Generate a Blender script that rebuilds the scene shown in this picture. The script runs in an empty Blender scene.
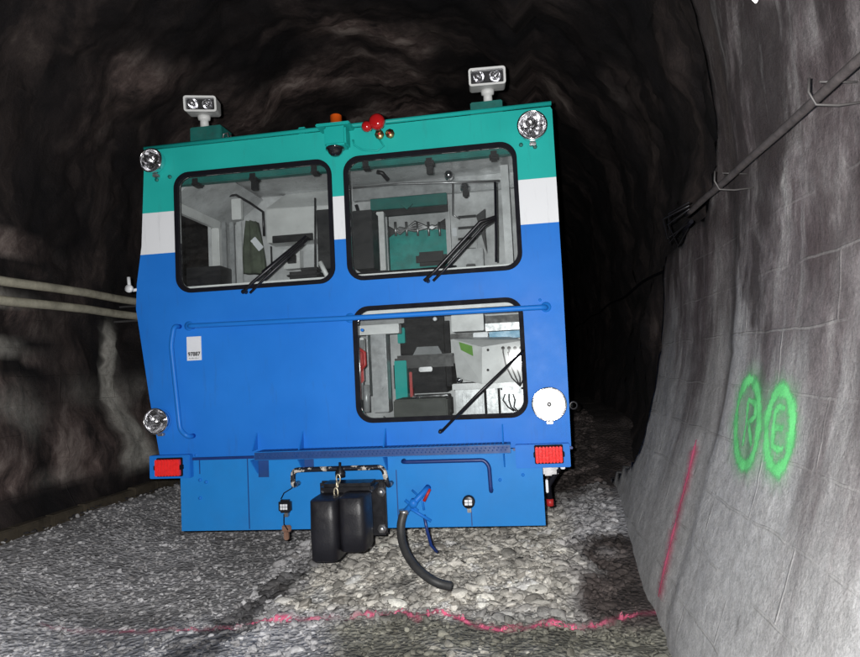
import bpy, bmesh, math, random
import numpy as np
from mathutils import Vector, Matrix, noise
from mathutils.geometry import tessellate_polygon
from mathutils.bvhtree import BVHTree
random.seed(7); rng = np.random.default_rng(7)
S = bpy.context.scene
COL = S.collection
V = Vector

# ---------------------------------------------------------------- camera calibration
F, CX, CY = 633.0, 430.0, 328.5
vx = V((0.98842252, -0.05692131, -0.14064456)); vy = V((0.14363166, 0.05230066, 0.98824824)); vz = V((-0.04889658, -0.99700783, 0.05987085))
CAM = V((0, -3.9, 1.5))
def ray(px, py):
    d = V((px-CX, py-CY, F)); return V((d.dot(vx), d.dot(vy), d.dot(vz))).normalized()
def P(px, py, Y=None, X=None, Z=None):
    w = ray(px, py)
    t = (Y-CAM.y)/w.y if Y is not None else ((X-CAM.x)/w.x if X is not None else (Z-CAM.z)/w.z)
    return CAM + w*t

# ---------------------------------------------------------------- materials
def new_mat(name):
    m = bpy.data.materials.new(name); m.use_nodes = True
    nt = m.node_tree; b = nt.nodes['Principled BSDF']; return m, nt, b
def N(nt, t, **kw):
    n = nt.nodes.new(t)
    for k, v in kw.items():
        if k in n.inputs: n.inputs[k].default_value = v
        else: setattr(n, k, v)
    return n
def ramp(nt, src, stops):
    r = nt.nodes.new('ShaderNodeValToRGB'); e = r.color_ramp.elements
    while len(e) > 1: e.remove(e[-1])
    for i, (p, c) in enumerate(stops):
        if i == 0: el = e[0]; el.position = p
        else: el = e.new(p)
        if not isinstance(c, (tuple, list)): c = (c, c, c)
        el.color = (*c[:3], 1)
    nt.links.new(src, r.inputs[0]); return r.outputs[0]
def mixc(nt, fac, a, b, mode='MIX'):
    m = nt.nodes.new('ShaderNodeMix'); m.data_type = 'RGBA'; m.blend_type = mode
    for s, v in ((m.inputs[0], fac), (m.inputs[6], a), (m.inputs[7], b)):
        if isinstance(v, (int, float)): s.default_value = v
        elif isinstance(v, tuple): s.default_value = (*v[:3], 1)
        else: nt.links.new(v, s)
    return m.outputs[2]
def mth(nt, op, a, b=0.0, c=0.0, clamp=False):
    m = nt.nodes.new('ShaderNodeMath'); m.operation = op; m.use_clamp = clamp
    for i, v in enumerate((a, b, c)):
        if isinstance(v, (int, float)): m.inputs[i].default_value = v
        else: nt.links.new(v, m.inputs[i])
    return m.outputs[0]
def coords(nt, scale=(1, 1, 1), kind='Object'):
    tc = nt.nodes.new('ShaderNodeTexCoord'); mp = nt.nodes.new('ShaderNodeMapping'); mp.inputs['Scale'].default_value = scale
    nt.links.new(tc.outputs[kind], mp.inputs[0]); return mp.outputs[0]
def noi(nt, vec, scale, detail=4, rough=.55, dist=0):
    n = N(nt, 'ShaderNodeTexNoise', Scale=scale, Detail=detail, Roughness=rough, Distortion=dist); nt.links.new(vec, n.inputs['Vector']); return n.outputs['Fac']
def bump(nt, b, h, strength=.3, dist=.01):
    n = N(nt, 'ShaderNodeBump', Strength=strength, Distance=dist); nt.links.new(h, n.inputs['Height']); nt.links.new(n.outputs[0], b.inputs['Normal'])
    return n

def plain(name, col, rough=.5, metal=0, var=.15, vs=9, bmp=.05, dirt=0, coat=0):
    m, nt, b = new_mat(name)
    v = coords(nt); n = noi(nt, v, vs, 6, .65)
    lo = tuple(c*(1-var) for c in col); hi = tuple(min(1, c*(1+var)) for c in col)
    c = ramp(nt, n, [(.3, lo), (.7, hi)])
    if dirt:
        n2 = noi(nt, v, 3.1, 8, .7); k = ramp(nt, n2, [(.5, 0.), (.75, 1.)])
        c = mixc(nt, mth(nt, 'MULTIPLY', k, dirt), c, (.06, .05, .045))
    nt.links.new(c, b.inputs['Base Color'])
    b.inputs['Metallic'].default_value = metal
    r = ramp(nt, noi(nt, v, vs*2.3, 5), [(.3, max(0.02, rough-.08)), (.7, min(1, rough+.1))]); nt.links.new(r, b.inputs['Roughness'])
    if coat: b.inputs['Coat Weight'].default_value = coat; b.inputs['Coat Roughness'].default_value = .12
    if bmp: bump(nt, b, noi(nt, v, vs*12, 3), bmp, .004)
    return m

M = {}
M['black_rubber'] = plain('black_rubber', (.005, .005, .009), .7, bmp=.05); M['black_rubber'].node_tree.nodes['Principled BSDF'].inputs['Specular IOR Level'].default_value = .15
M['buffer_rubber'] = plain('buffer_rubber', (.009, .009, .013), .42, bmp=.25, dirt=.35)
M['black_metal'] = plain('black_metal', (.02, .02, .024), .35, .5, dirt=.2)
M['chipped'] = None
M['teal_paint'] = plain('teal_paint', (.014, .36, .33), .35, var=.08, vs=2.5, dirt=.12)
M['blue_paint'] = plain('blue_paint', (.014, .168, .60), .42, var=.07, vs=2.2, dirt=.10)
M['skirt_paint'] = plain('skirt_blue_paint', (.016, .205, .58), .45, var=.07, vs=2.2, dirt=.10)
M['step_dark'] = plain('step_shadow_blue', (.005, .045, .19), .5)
for k_ in ('blue_paint', 'skirt_paint', 'teal_paint'): M[k_].node_tree.nodes['Principled BSDF'].inputs['Specular IOR Level'].default_value = .2
M['dark_blue'] = plain('dark_blue_paint', (.008, .03, .16), .4, var=.1)
M['engine_teal'] = plain('engine_teal', (.02, .30, .27), .5, var=.3, dirt=.5)
M['dark_teal'] = plain('dark_teal_paint', (.01, .13, .115), .5, var=.25, dirt=.4)
M['white'] = plain('white_paint', (.72, .74, .78), .4, var=.04, dirt=.1)
M['chrome'] = plain('chrome', (.85, .85, .88), .12, 1, var=.03, bmp=0)
M['steel'] = plain('worn_steel', (.35, .35, .36), .35, .8, var=.25, dirt=.3)
M['brass'] = plain('brass', (.55, .42, .2), .3, 1, var=.2)
M['red_gloss'] = plain('red_gloss', (.42, .01, .012), .12, var=.1, coat=.6)
M['amber'] = plain('amber_plastic', (.75, .11, .01), .3, var=.1)
M['red_lens'] = plain('red_lens', (.8, .03, .03), .2, var=.12, vs=60)
M['grey_panel'] = plain('grey_panel', (.52, .53, .54), .3, var=.28, vs=5, dirt=.35)
M['pale_panel'] = plain('pale_panel', (.66, .67, .67), .45, var=.12, vs=6, dirt=.3)
M['dark_panel'] = plain('dark_panel', (.011, .011, .013), .45, var=.3)
M['seat_fabric'] = plain('seat_fabric', (.008, .008, .010), .8, var=.3, vs=30, bmp=.2)
M['seat_pad'] = plain('seat_pad', (.25, .26, .27), .7)
M['aluminium'] = plain('aluminium', (.36, .37, .38), .35, .3, var=.25, vs=14, dirt=.3)
M['green_sticker'] = plain('green_sticker', (.16, .36, .07), .6)
M['red_paint'] = plain('red_paint', (.4, .02, .02), .4)
M['grate'] = plain('plant_grating', (.05, .055, .05), .7)
M['coat_cloth'] = plain('coat_cloth', (.07, .085, .06), .9, var=.4, vs=12)
M['hose'] = plain('hose_rubber', (.035, .036, .038), .5, var=.3, dirt=.3)
M['rusty'] = plain('rusty_pipe', (.075, .064, .064), .75, var=.5, vs=14, bmp=.5, dirt=.4)
M['pale_pipe'] = plain('pale_pipe', (.62, .59, .47), .6, var=.35, vs=6, dirt=.35)
M['sky_blue'] = plain('light_blue_plastic', (.1, .35, .55), .4)
M['ink'] = plain('ink', (.03, .03, .035), .6)
M['chain_steel'] = plain('chain_steel', (.62, .56, .42), .35, .7)
M['lens_tag'] = plain('galvanised', (.10, .095, .095), .5, .3)

# chipped black-and-steel bar
m, nt, b = new_mat('chipped_black_paint'); v = coords(nt)
k = ramp(nt, noi(nt, v, 24, 5, .6), [(.55, 0.), (.6, 1.)])
nt.links.new(mixc(nt, k, (.012, .013, .02), (.55, .52, .48)), b.inputs['Base Color']); b.inputs['Roughness'].default_value = .35; M['chipped'] = m

# livery: blue below, white band, teal above (painted on the cab, in local height)
m, nt, b = new_mat('cab_livery'); tc = nt.nodes.new('ShaderNodeTexCoord'); sp = nt.nodes.new('ShaderNodeSeparateXYZ'); nt.links.new(tc.outputs['Object'], sp.inputs[0])
z = sp.outputs[2]; v = coords(nt)
band = mth(nt, 'GREATER_THAN', z, 2.342); top = mth(nt, 'GREATER_THAN', z, 2.622)
n1 = noi(nt, v, 1.7, 5); n2 = noi(nt, v, 26, 6, .7)
blue = ramp(nt, n1, [(.25, (.013, .145, .55)), (.75, (.022, .195, .68))])
teal = ramp(nt, n1, [(.3, (.016, .36, .33)), (.7, (.022, .44, .40))])
c = mixc(nt, band, blue, (.74, .76, .80)); c = mixc(nt, top, c, teal)
# scuffs and streaks
vs_ = coords(nt, (9, 9, 1.1)); st = ramp(nt, noi(nt, vs_, 2.2, 8, .72), [(.56, 0.), (.74, 1.)])
c = mixc(nt, mth(nt, 'MULTIPLY', st, .24), c, (.05, .06, .08))
sc = ramp(nt, n2, [(.67, 0.), (.73, 1.)]); lowz = mth(nt, 'SUBTRACT', 1.35, z, clamp=True)
c = mixc(nt, mth(nt, 'MULTIPLY', sc, mth(nt, 'ADD', .10, mth(nt, 'MULTIPLY', lowz, .9)), clamp=True), c, (.10, .16, .28))
nt.links.new(c, b.inputs['Base Color'])
nt.links.new(ramp(nt, noi(nt, v, 7, 6), [(.3, .40), (.75, .52)]), b.inputs['Roughness']); b.inputs['Specular IOR Level'].default_value = .14
hb = mth(nt, 'ADD', mth(nt, 'MULTIPLY', noi(nt, v, 3.5, 2), 1.0), mth(nt, 'MULTIPLY', noi(nt, v, 120, 2), .02)); bump(nt, b, hb, .10, .02)
M['livery'] = m

# glass: see-through with a reflection, slightly dusty
def glass(name, tint, refl=.9, dust=.05):
    m, nt, b = new_mat(name); nt.nodes.remove(b); out = nt.nodes['Material Output']
    tr = N(nt, 'ShaderNodeBsdfTransparent'); tr.inputs[0].default_value = (*tint, 1)
    gl = N(nt, 'ShaderNodeBsdfGlossy', Roughness=.04); gl.inputs[0].default_value = (refl, refl, refl, 1)
    fr = N(nt, 'ShaderNodeFresnel', IOR=1.5); mx = nt.nodes.new('ShaderNodeMixShader')
    nt.links.new(fr.outputs[0], mx.inputs[0]); nt.links.new(tr.outputs[0], mx.inputs[1]); nt.links.new(gl.outputs[0], mx.inputs[2])
    df = N(nt, 'ShaderNodeBsdfDiffuse'); df.inputs[0].default_value = (.45, .45, .45, 1)
    v = coords(nt, (1, 1, 3)); dn = ramp(nt, noi(nt, v, 4, 8, .7), [(.4, dust*.2), (.75, dust)])
    mx2 = nt.nodes.new('ShaderNodeMixShader'); nt.links.new(dn, mx2.inputs[0]); nt.links.new(mx.outputs[0], mx2.inputs[1]); nt.links.new(df.outputs[0], mx2.inputs[2])
    nt.links.new(mx2.outputs[0], out.inputs[0]); return m
M['glass'] = glass('cab_glass', (.975, .99, .99), .8, .03)
M['lamp_glass'] = glass('lamp_glass', (.97, .97, .98), .9, .03)
# round-lamp reflector: facets
m, nt, b = new_mat('faceted_reflector'); v = coords(nt)
vo = N(nt, 'ShaderNodeTexVoronoi', Scale=10.0); nt.links.new(v, vo.inputs['Vector'])
b.inputs['Metallic'].default_value = 1; b.inputs['Roughness'].default_value = .16; b.inputs['Base Color'].default_value = (.9, .9, .92, 1)
bump(nt, b, vo.outputs['Distance'], .9, .03); M['reflector'] = m
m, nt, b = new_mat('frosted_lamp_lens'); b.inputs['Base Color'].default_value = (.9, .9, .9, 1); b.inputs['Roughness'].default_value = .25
b.inputs['Emission Color'].default_value = (1, .98, .95, 1); b.inputs['Emission Strength'].default_value = .55  # slight emission stands in for flash light thrown back by the lens
v = coords(nt); bump(nt, b, noi(nt, v, 40, 3), .4, .01); M['flash_glow_lens'] = m
m, nt, b = new_mat('lit_white_lamp'); b.inputs['Emission Color'].default_value = (1, 1, 1, 1); b.inputs['Emission Strength'].default_value = 2.5; M['lit_lamp'] = m

# tunnel lining (zone attribute: R = pale lining, G = brown patch, B = lime streak)
m, nt, b = new_mat('tunnel_concrete')
at_ = N(nt, 'ShaderNodeAttribute'); at_.attribute_name = 'zone'; sr = nt.nodes.new('ShaderNodeSeparateColor'); nt.links.new(at_.outputs['Color'], sr.inputs[0])
R_, G_, B_ = sr.outputs
v = coords(nt); vst = coords(nt, (2.3, 2.3, .75)); vfine = coords(nt)
nA = noi(nt, vst, 1.35, 12, .68, .35); nB = noi(nt, v, 14, 8, .7); nC = noi(nt, v, 2.3, 7, .6, .25)
conc = ramp(nt, nA, [(.36, (.065, .048, .053)), (.45, (.155, .125, .132)), (.53, (.26, .23, .236)), (.60, (.38, .355, .357)), (.68, (.56, .545, .54))])
conc = mixc(nt, .8, conc, ramp(nt, nB, [(.3, .6), (.7, 1.4)]), 'MULTIPLY')
conc = mixc(nt, ramp(nt, nC, [(.44, 0.), (.60, .75)]), conc, (.085, .064, .067))
# wall colour gets paler towards its foot
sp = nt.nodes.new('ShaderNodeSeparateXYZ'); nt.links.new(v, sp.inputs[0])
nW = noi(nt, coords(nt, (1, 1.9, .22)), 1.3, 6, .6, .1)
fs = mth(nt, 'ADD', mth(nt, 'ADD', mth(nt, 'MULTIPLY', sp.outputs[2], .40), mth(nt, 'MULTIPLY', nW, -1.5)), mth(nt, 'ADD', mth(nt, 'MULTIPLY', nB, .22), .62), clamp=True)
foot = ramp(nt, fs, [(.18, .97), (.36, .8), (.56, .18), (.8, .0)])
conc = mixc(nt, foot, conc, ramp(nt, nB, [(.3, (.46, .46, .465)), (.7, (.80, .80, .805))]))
# block courses: brick on (Y, Z)
cb = nt.nodes.new('ShaderNodeCombineXYZ'); nt.links.new(sp.outputs[1], cb.inputs[0])
nt.links.new(mth(nt, 'ADD', sp.outputs[2], mth(nt, 'MULTIPLY', noi(nt, v, 2.0, 3), .06)), cb.inputs[1])
bk = N(nt, 'ShaderNodeTexBrick', Scale=1.0); nt.links.new(cb.outputs[0], bk.inputs['Vector'])
bk.inputs['Mortar Size'].default_value = .008; bk.inputs['Mortar Smooth'].default_value = .6; bk.inputs['Brick Width'].default_value = .95; bk.inputs['Row Height'].default_value = .27
mort = mth(nt, 'MULTIPLY', mth(nt, 'MULTIPLY', bk.outputs['Fac'], ramp(nt, mth(nt, 'MULTIPLY', sp.outputs[2], .25), [(.40, 1.), (.60, .2)])), ramp(nt, noi(nt, v, 3.3, 6), [(.42, 0.), (.56, 1.)]))
conc = mixc(nt, mth(nt, 'MULTIPLY', mort, .40), conc, (.52, .51, .50))
# dark rock with brown / pale patches
aa = N(nt, 'ShaderNodeAttribute'); aa.attribute_name = 'arc'; mp = nt.nodes.new('ShaderNodeMapping'); mp.inputs['Scale'].default_value = (.9, 1.7, 1); nt.links.new(aa.outputs['Vector'], mp.inputs[0]); va = mp.outputs[0]
rock = ramp(nt, noi(nt, va, .9, 10, .66, .5), [(.40, (.006, .005, .007)), (.52, (.022, .017, .018)), (.62, (.07, .053, .05)), (.72, (.17, .14, .125))])
patch = ramp(nt, noi(nt, va, 1.3, 10, .72, .25), [(.40, (.035, .025, .025)), (.52, (.26, .19, .175)), (.65, (.72, .60, .55))])
rock = mixc(nt, G_, rock, patch)
lime = ramp(nt, nB, [(.3, (.42, .40, .36)), (.7, (.86, .84, .78))])
nS = noi(nt, coords(nt, (1, 1.5, .5)), 1.5, 9, .66, .3)
stain = ramp(nt, mth(nt, 'ADD', nS, mth(nt, 'MULTIPLY', mth(nt, 'SUBTRACT', sp.outputs[2], 2.2), .10)), [(.50, 0.), (.60, .85)])
conc = mixc(nt, stain, conc, (.042, .031, .033))
pale_run = ramp(nt, noi(nt, coords(nt, (1, 3.2, .35)), 1.6, 10, .7, .25), [(.58, 0.), (.68, .6)])
conc = mixc(nt, pale_run, conc, (.42, .41, .41))
conc = mixc(nt, .7, conc, ramp(nt, noi(nt, v, 85, 4, .8), [(.3, .6), (.5, 1.), (.7, 1.35)]), 'MULTIPLY')
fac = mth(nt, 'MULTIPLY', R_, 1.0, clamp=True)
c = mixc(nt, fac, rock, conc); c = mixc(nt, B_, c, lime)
nt.links.new(c, b.inputs['Base Color']); b.inputs['Roughness'].default_value = .8
h = mth(nt, 'ADD', mth(nt, 'MULTIPLY', nB, .5), mth(nt, 'MULTIPLY', nC, 1.4)); h = mth(nt, 'ADD', h, mth(nt, 'MULTIPLY', noi(nt, v, 55, 8, .8), .55)); h = mth(nt, 'ADD', h, mth(nt, 'MULTIPLY', mort, .30))
bump(nt, b, h, .8, .028); M['tunnel'] = m

# ground and ballast share a place-dependent tint attribute
def ground_mat(name, island):
    m, nt, b = new_mat(name); at_ = N(nt, 'ShaderNodeAttribute'); at_.attribute_name = 'tint'; v = coords(nt)
    c = at_.outputs['Color']
    if island:
        ge = nt.nodes.new('ShaderNodeNewGeometry'); k = ramp(nt, ge.outputs['Random Per Island'], [(0, (.6, .58, .56)), (.2, (.88, .87, .85)), (.8, (1.08, 1.07, 1.05)), (1, (1.25, 1.25, 1.22))])
        c = mixc(nt, 1.0, c, k, 'MULTIPLY'); c = mixc(nt, 1.0, c, ramp(nt, noi(nt, v, 38, 6, .7), [(.3, .65), (.7, 1.3)]), 'MULTIPLY')
        bump(nt, b, noi(nt, v, 90, 4), .6, .008)
    else:
        vo = N(nt, 'ShaderNodeTexVoronoi', Scale=34.0); nt.links.new(v, vo.inputs['Vector'])
        nb = noi(nt, v, 25, 8, .75); c = mixc(nt, 1.0, c, ramp(nt, nb, [(.25, .6), (.75, 1.35)]), 'MULTIPLY')
        sx = nt.nodes.new('ShaderNodeSeparateColor'); nt.links.new(vo.outputs['Color'], sx.inputs[0])
        c = mixc(nt, .6, c, ramp(nt, sx.outputs[0], [(0, .5), (1, 1.5)]), 'MULTIPLY')
        bump(nt, b, mth(nt, 'ADD', vo.outputs['Distance'], mth(nt, 'MULTIPLY', nb, .7)), .9, .02)
    nt.links.new(c, b.inputs['Base Color']); b.inputs['Roughness'].default_value = .85
    return m
M['ground'] = ground_mat('gravel_ground', False); M['stones'] = ground_mat('ballast_stone', True)

def spray(name, col, emit=0):
    m, nt, b = new_mat(name); out = nt.nodes['Material Output']; v = coords(nt)
    at_ = N(nt, 'ShaderNodeAttribute'); at_.attribute_name = 'cover'
    n = ramp(nt, noi(nt, v, 60, 6, .8), [(.25, .3), (.7, 1.6)])
    k = mth(nt, 'MULTIPLY', at_.outputs['Fac'], n, clamp=True)
    b.inputs['Base Color'].default_value = (*col, 1); b.inputs['Roughness'].default_value = .6
    tr = N(nt, 'ShaderNodeBsdfTransparent'); mx = nt.nodes.new('ShaderNodeMixShader')
    nt.links.new(k, mx.inputs[0]); nt.links.new(tr.outputs[0], mx.inputs[1]); nt.links.new(b.outputs[0], mx.inputs[2]); nt.links.new(mx.outputs[0], out.inputs[0])
    return m
M['green_spray'] = spray('green_spray_paint', (.27, .95, .38)); M['pink_colour'] = spray('pink_line_colour', (1.0, .20, .36))

# ---------------------------------------------------------------- object helpers
def link(name, me, mat, parent=None):
    o = bpy.data.objects.new(name, me); COL.objects.link(o)
    if mat is not None and len(me.materials) == 0: me.materials.append(M[mat] if isinstance(mat, str) else mat)
    if parent is not None: o.parent = parent
    return o
def tag(o, label=None, cat=None, group=None, kind=None):
    if label: o['label'] = label
    if cat: o['category'] = cat
    if group: o['group'] = group
    if kind: o['kind'] = kind
    return o
def empty(name, label, cat, loc=(0, 0, 0), group=None):
    o = bpy.data.objects.new(name, None); COL.objects.link(o); o.location = loc; return tag(o, label, cat, group)

class MB:
    def __init__(s): s.bm = bmesh.new()
    def box(s, a, b, bev=0.004, rot=None):
        c = [(a[i]+b[i])/2 for i in range(3)]; d = [max(.001, abs(a[i]-b[i])) for i in range(3)]
        r = bmesh.ops.create_cube(s.bm, size=1); vs = r['verts']
        bmesh.ops.scale(s.bm, vec=d, verts=vs)
        if rot is not None: bmesh.ops.rotate(s.bm, cent=(0, 0, 0), matrix=rot, verts=vs)
        bmesh.ops.translate(s.bm, vec=c, verts=vs)
        if bev and min(d) > bev*2.2:
            es = {e for v in vs for e in v.link_edges}
            bmesh.ops.bevel(s.bm, geom=list(es), offset=bev, segments=2, affect='EDGES')
        return s
    def tube(s, pts, r, n=10, cap=True, closed=False):
        pts = [V(p) for p in pts]; rings = []; L = len(pts)
        up = V((0, 0, 1)); prev = None
        for i, p in enumerate(pts):
            t = ((pts[(i+1) % L] if (closed or i < L-1) else p) - (pts[i-1] if (closed or i > 0) else p)).normalized()
            if prev is None:
                a = t.cross(up if abs(t.z) < .9 else V((1, 0, 0))).normalized()
            else:
                a = (prev - t*prev.dot(t)).normalized()
            prev = a; bb = t.cross(a); rr = r[i] if isinstance(r, (list, tuple)) else r
            rings.append([s.bm.verts.new(p + a*math.cos(2*math.pi*k/n)*rr + bb*math.sin(2*math.pi*k/n)*rr) for k in range(n)])
        for i in range(L if closed else L-1):
            A, B = rings[i], rings[(i+1) % L]
            for k in range(n):
                f = s.bm.faces.new((A[k], A[(k+1) % n], B[(k+1) % n], B[k])); f.smooth = True
        if cap and not closed:
            s.bm.faces.new(rings[0][::-1]); s.bm.faces.new(rings[-1])
        return s
    def lathe(s, c, axis, prof, n=28):      # prof: (distance along axis, radius)
        axis = V(axis).normalized(); a = axis.cross(V((0, 0, 1)) if abs(axis.z) < .9 else V((1, 0, 0))).normalized(); bb = axis.cross(a); c = V(c)
        rings = []
        for h, r in prof:
            if r < 1e-5: rings.append([s.bm.verts.new(c+axis*h)])
            else: rings.append([s.bm.verts.new(c+axis*h + a*math.cos(2*math.pi*k/n)*r + bb*math.sin(2*math.pi*k/n)*r) for k in range(n)])
        for A, B in zip(rings, rings[1:]):
            for k in range(n):
                k2 = (k+1) % n
                if len(A) == 1 and len(B) == 1: continue
                if len(A) == 1: f = s.bm.faces.new((A[0], B[k2], B[k]))
                elif len(B) == 1: f = s.bm.faces.new((A[k], A[k2], B[0]))
                else: f = s.bm.faces.new((A[k], A[k2], B[k2], B[k]))
                f.smooth = True
        return s
    def plate(s, outer, holes, y0, y1):     # outline in (x, z), extruded along Y
        loops = [outer]+list(holes)
        flat = [p for l in loops for p in l]
        tris = tessellate_polygon([[V((x, z, 0)) for x, z in l] for l in loops])
        A = [s.bm.verts.new((x, y0, z)) for x, z in flat]; B = [s.bm.verts.new((x, y1, z)) for x, z in flat]
        for t in tris:
            try: s.bm.faces.new([A[i] for i in t]); s.bm.faces.new([B[i] for i in reversed(t)])
            except ValueError: pass
        k = 0
        for l in loops:
            for i in range(len(l)):
                a, b_ = k+i, k+(i+1) % len(l)
                s.bm.faces.new((A[a], A[b_], B[b_], B[a]))
            k += len(l)
        return s
    def split(s, name, mat, parent=None):      # one object per separate piece
        bm = s.bm; bm.verts.index_update(); bm.verts.ensure_lookup_table(); seen = set(); out = []
        for v0 in bm.verts:
            if v0.index in seen: continue
            st, isl = [v0], []; seen.add(v0.index)
            while st:
                v = st.pop(); isl.append(v)
                for e in v.link_edges:
                    w = e.other_vert(v)
                    if w.index not in seen: seen.add(w.index); st.append(w)
            m2 = MB(); mp = {v: m2.bm.verts.new(v.co) for v in isl}
            for f in {f for v in isl for f in v.link_faces}:
                try: g = m2.bm.faces.new([mp[v] for v in f.verts]); g.smooth = f.smooth
                except ValueError: pass
            out.append(m2.build(name, mat, parent))
        bm.free(); return out
    def build(s, name, mat, parent=None, smooth=False):
        bmesh.ops.recalc_face_normals(s.bm, faces=s.bm.faces)
        me = bpy.data.meshes.new(name); s.bm.to_mesh(me); s.bm.free()
        if smooth:
            for p in me.polygons: p.use_smooth = True
        return link(name, me, mat, parent)
def rr(x0, z0, x1, z1, r, n=8):
    pts = []
    for cx, cz, a0 in ((x1-r, z1-r, 0), (x0+r, z1-r, 90), (x0+r, z0+r, 180), (x1-r, z0+r, 270)):
        for k in range(n+1):
            a = math.radians(a0+90*k/n); pts.append((cx+r*math.cos(a), cz+r*math.sin(a)))
    return pts
def pb(mb, x0, y0, x1, y1, Y, d, bev=.004):      # axis-aligned box whose front face sits at depth Y
    a = P(x0, y0, Y); c = P(x1, y1, Y); return mb.box((a.x, Y, c.z), (c.x, Y+d, a.z), bev)

# ================================================================= TUNNEL
prof = [(.60, -.5), (.66, -.1), (.70, .1), (.84, .52), (1.0, 1.0), (1.12, 1.5), (1.19, 2.1), (1.21, 2.7), (1.12, 3.6), (.85, 4.3), (.25, 4.95), (-.7, 5.4), (-1.75, 5.55),
        (-2.8, 5.35), (-3.65, 4.85), (-4.2, 4.2), (-4.5, 3.4), (-4.6, 2.6), (-4.58, 2.0), (-4.55, 1.5), (-4.5, 1.0), (-4.47, .6), (-4.45, .3), (-4.45, -.4)]
def resample(pr, step):
    out = []
    for i in range(len(pr)-1):
        p0 = V((*pr[max(i-1, 0)], 0)); p1 = V((*pr[i], 0)); p2 = V((*pr[i+1], 0)); p3 = V((*pr[min(i+2, len(pr)-1)], 0))
        n = max(1, int((p2-p1).length/step))
        for k in range(n):
            t = k/n; q = .5*((2*p1)+(p2-p0)*t+(2*p0-5*p1+4*p2-p3)*t*t+(3*p1-p0-3*p2+p3)*t**3); out.append((q.x, q.y))
    out.append(pr[-1]); return out
pr = resample(prof, .075)
ys = [-7+.35*i for i in range(10)] + [-3.5+.07*i for i in range(100)] + [3.5+.14*i for i in range(75)] + [14+.5*i for i in range(100)]
ARC = [0]
for a_, b_ in zip(pr, pr[1:]): ARC.append(ARC[-1]+math.hypot(b_[0]-a_[0], b_[1]-a_[1]))
def sstep(a, b, x):
    t = min(1, max(0, (x-a)/(b-a))); return t*t*(3-2*t)
def nz(x, y, z, s, o=0): return noise.noise(V((x*s+o, y*s+o*1.7, z*s-o)))
tun = empty('tunnel', 'sooty rock and concrete tunnel bore around the blue rail vehicle', 'tunnel')
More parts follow.
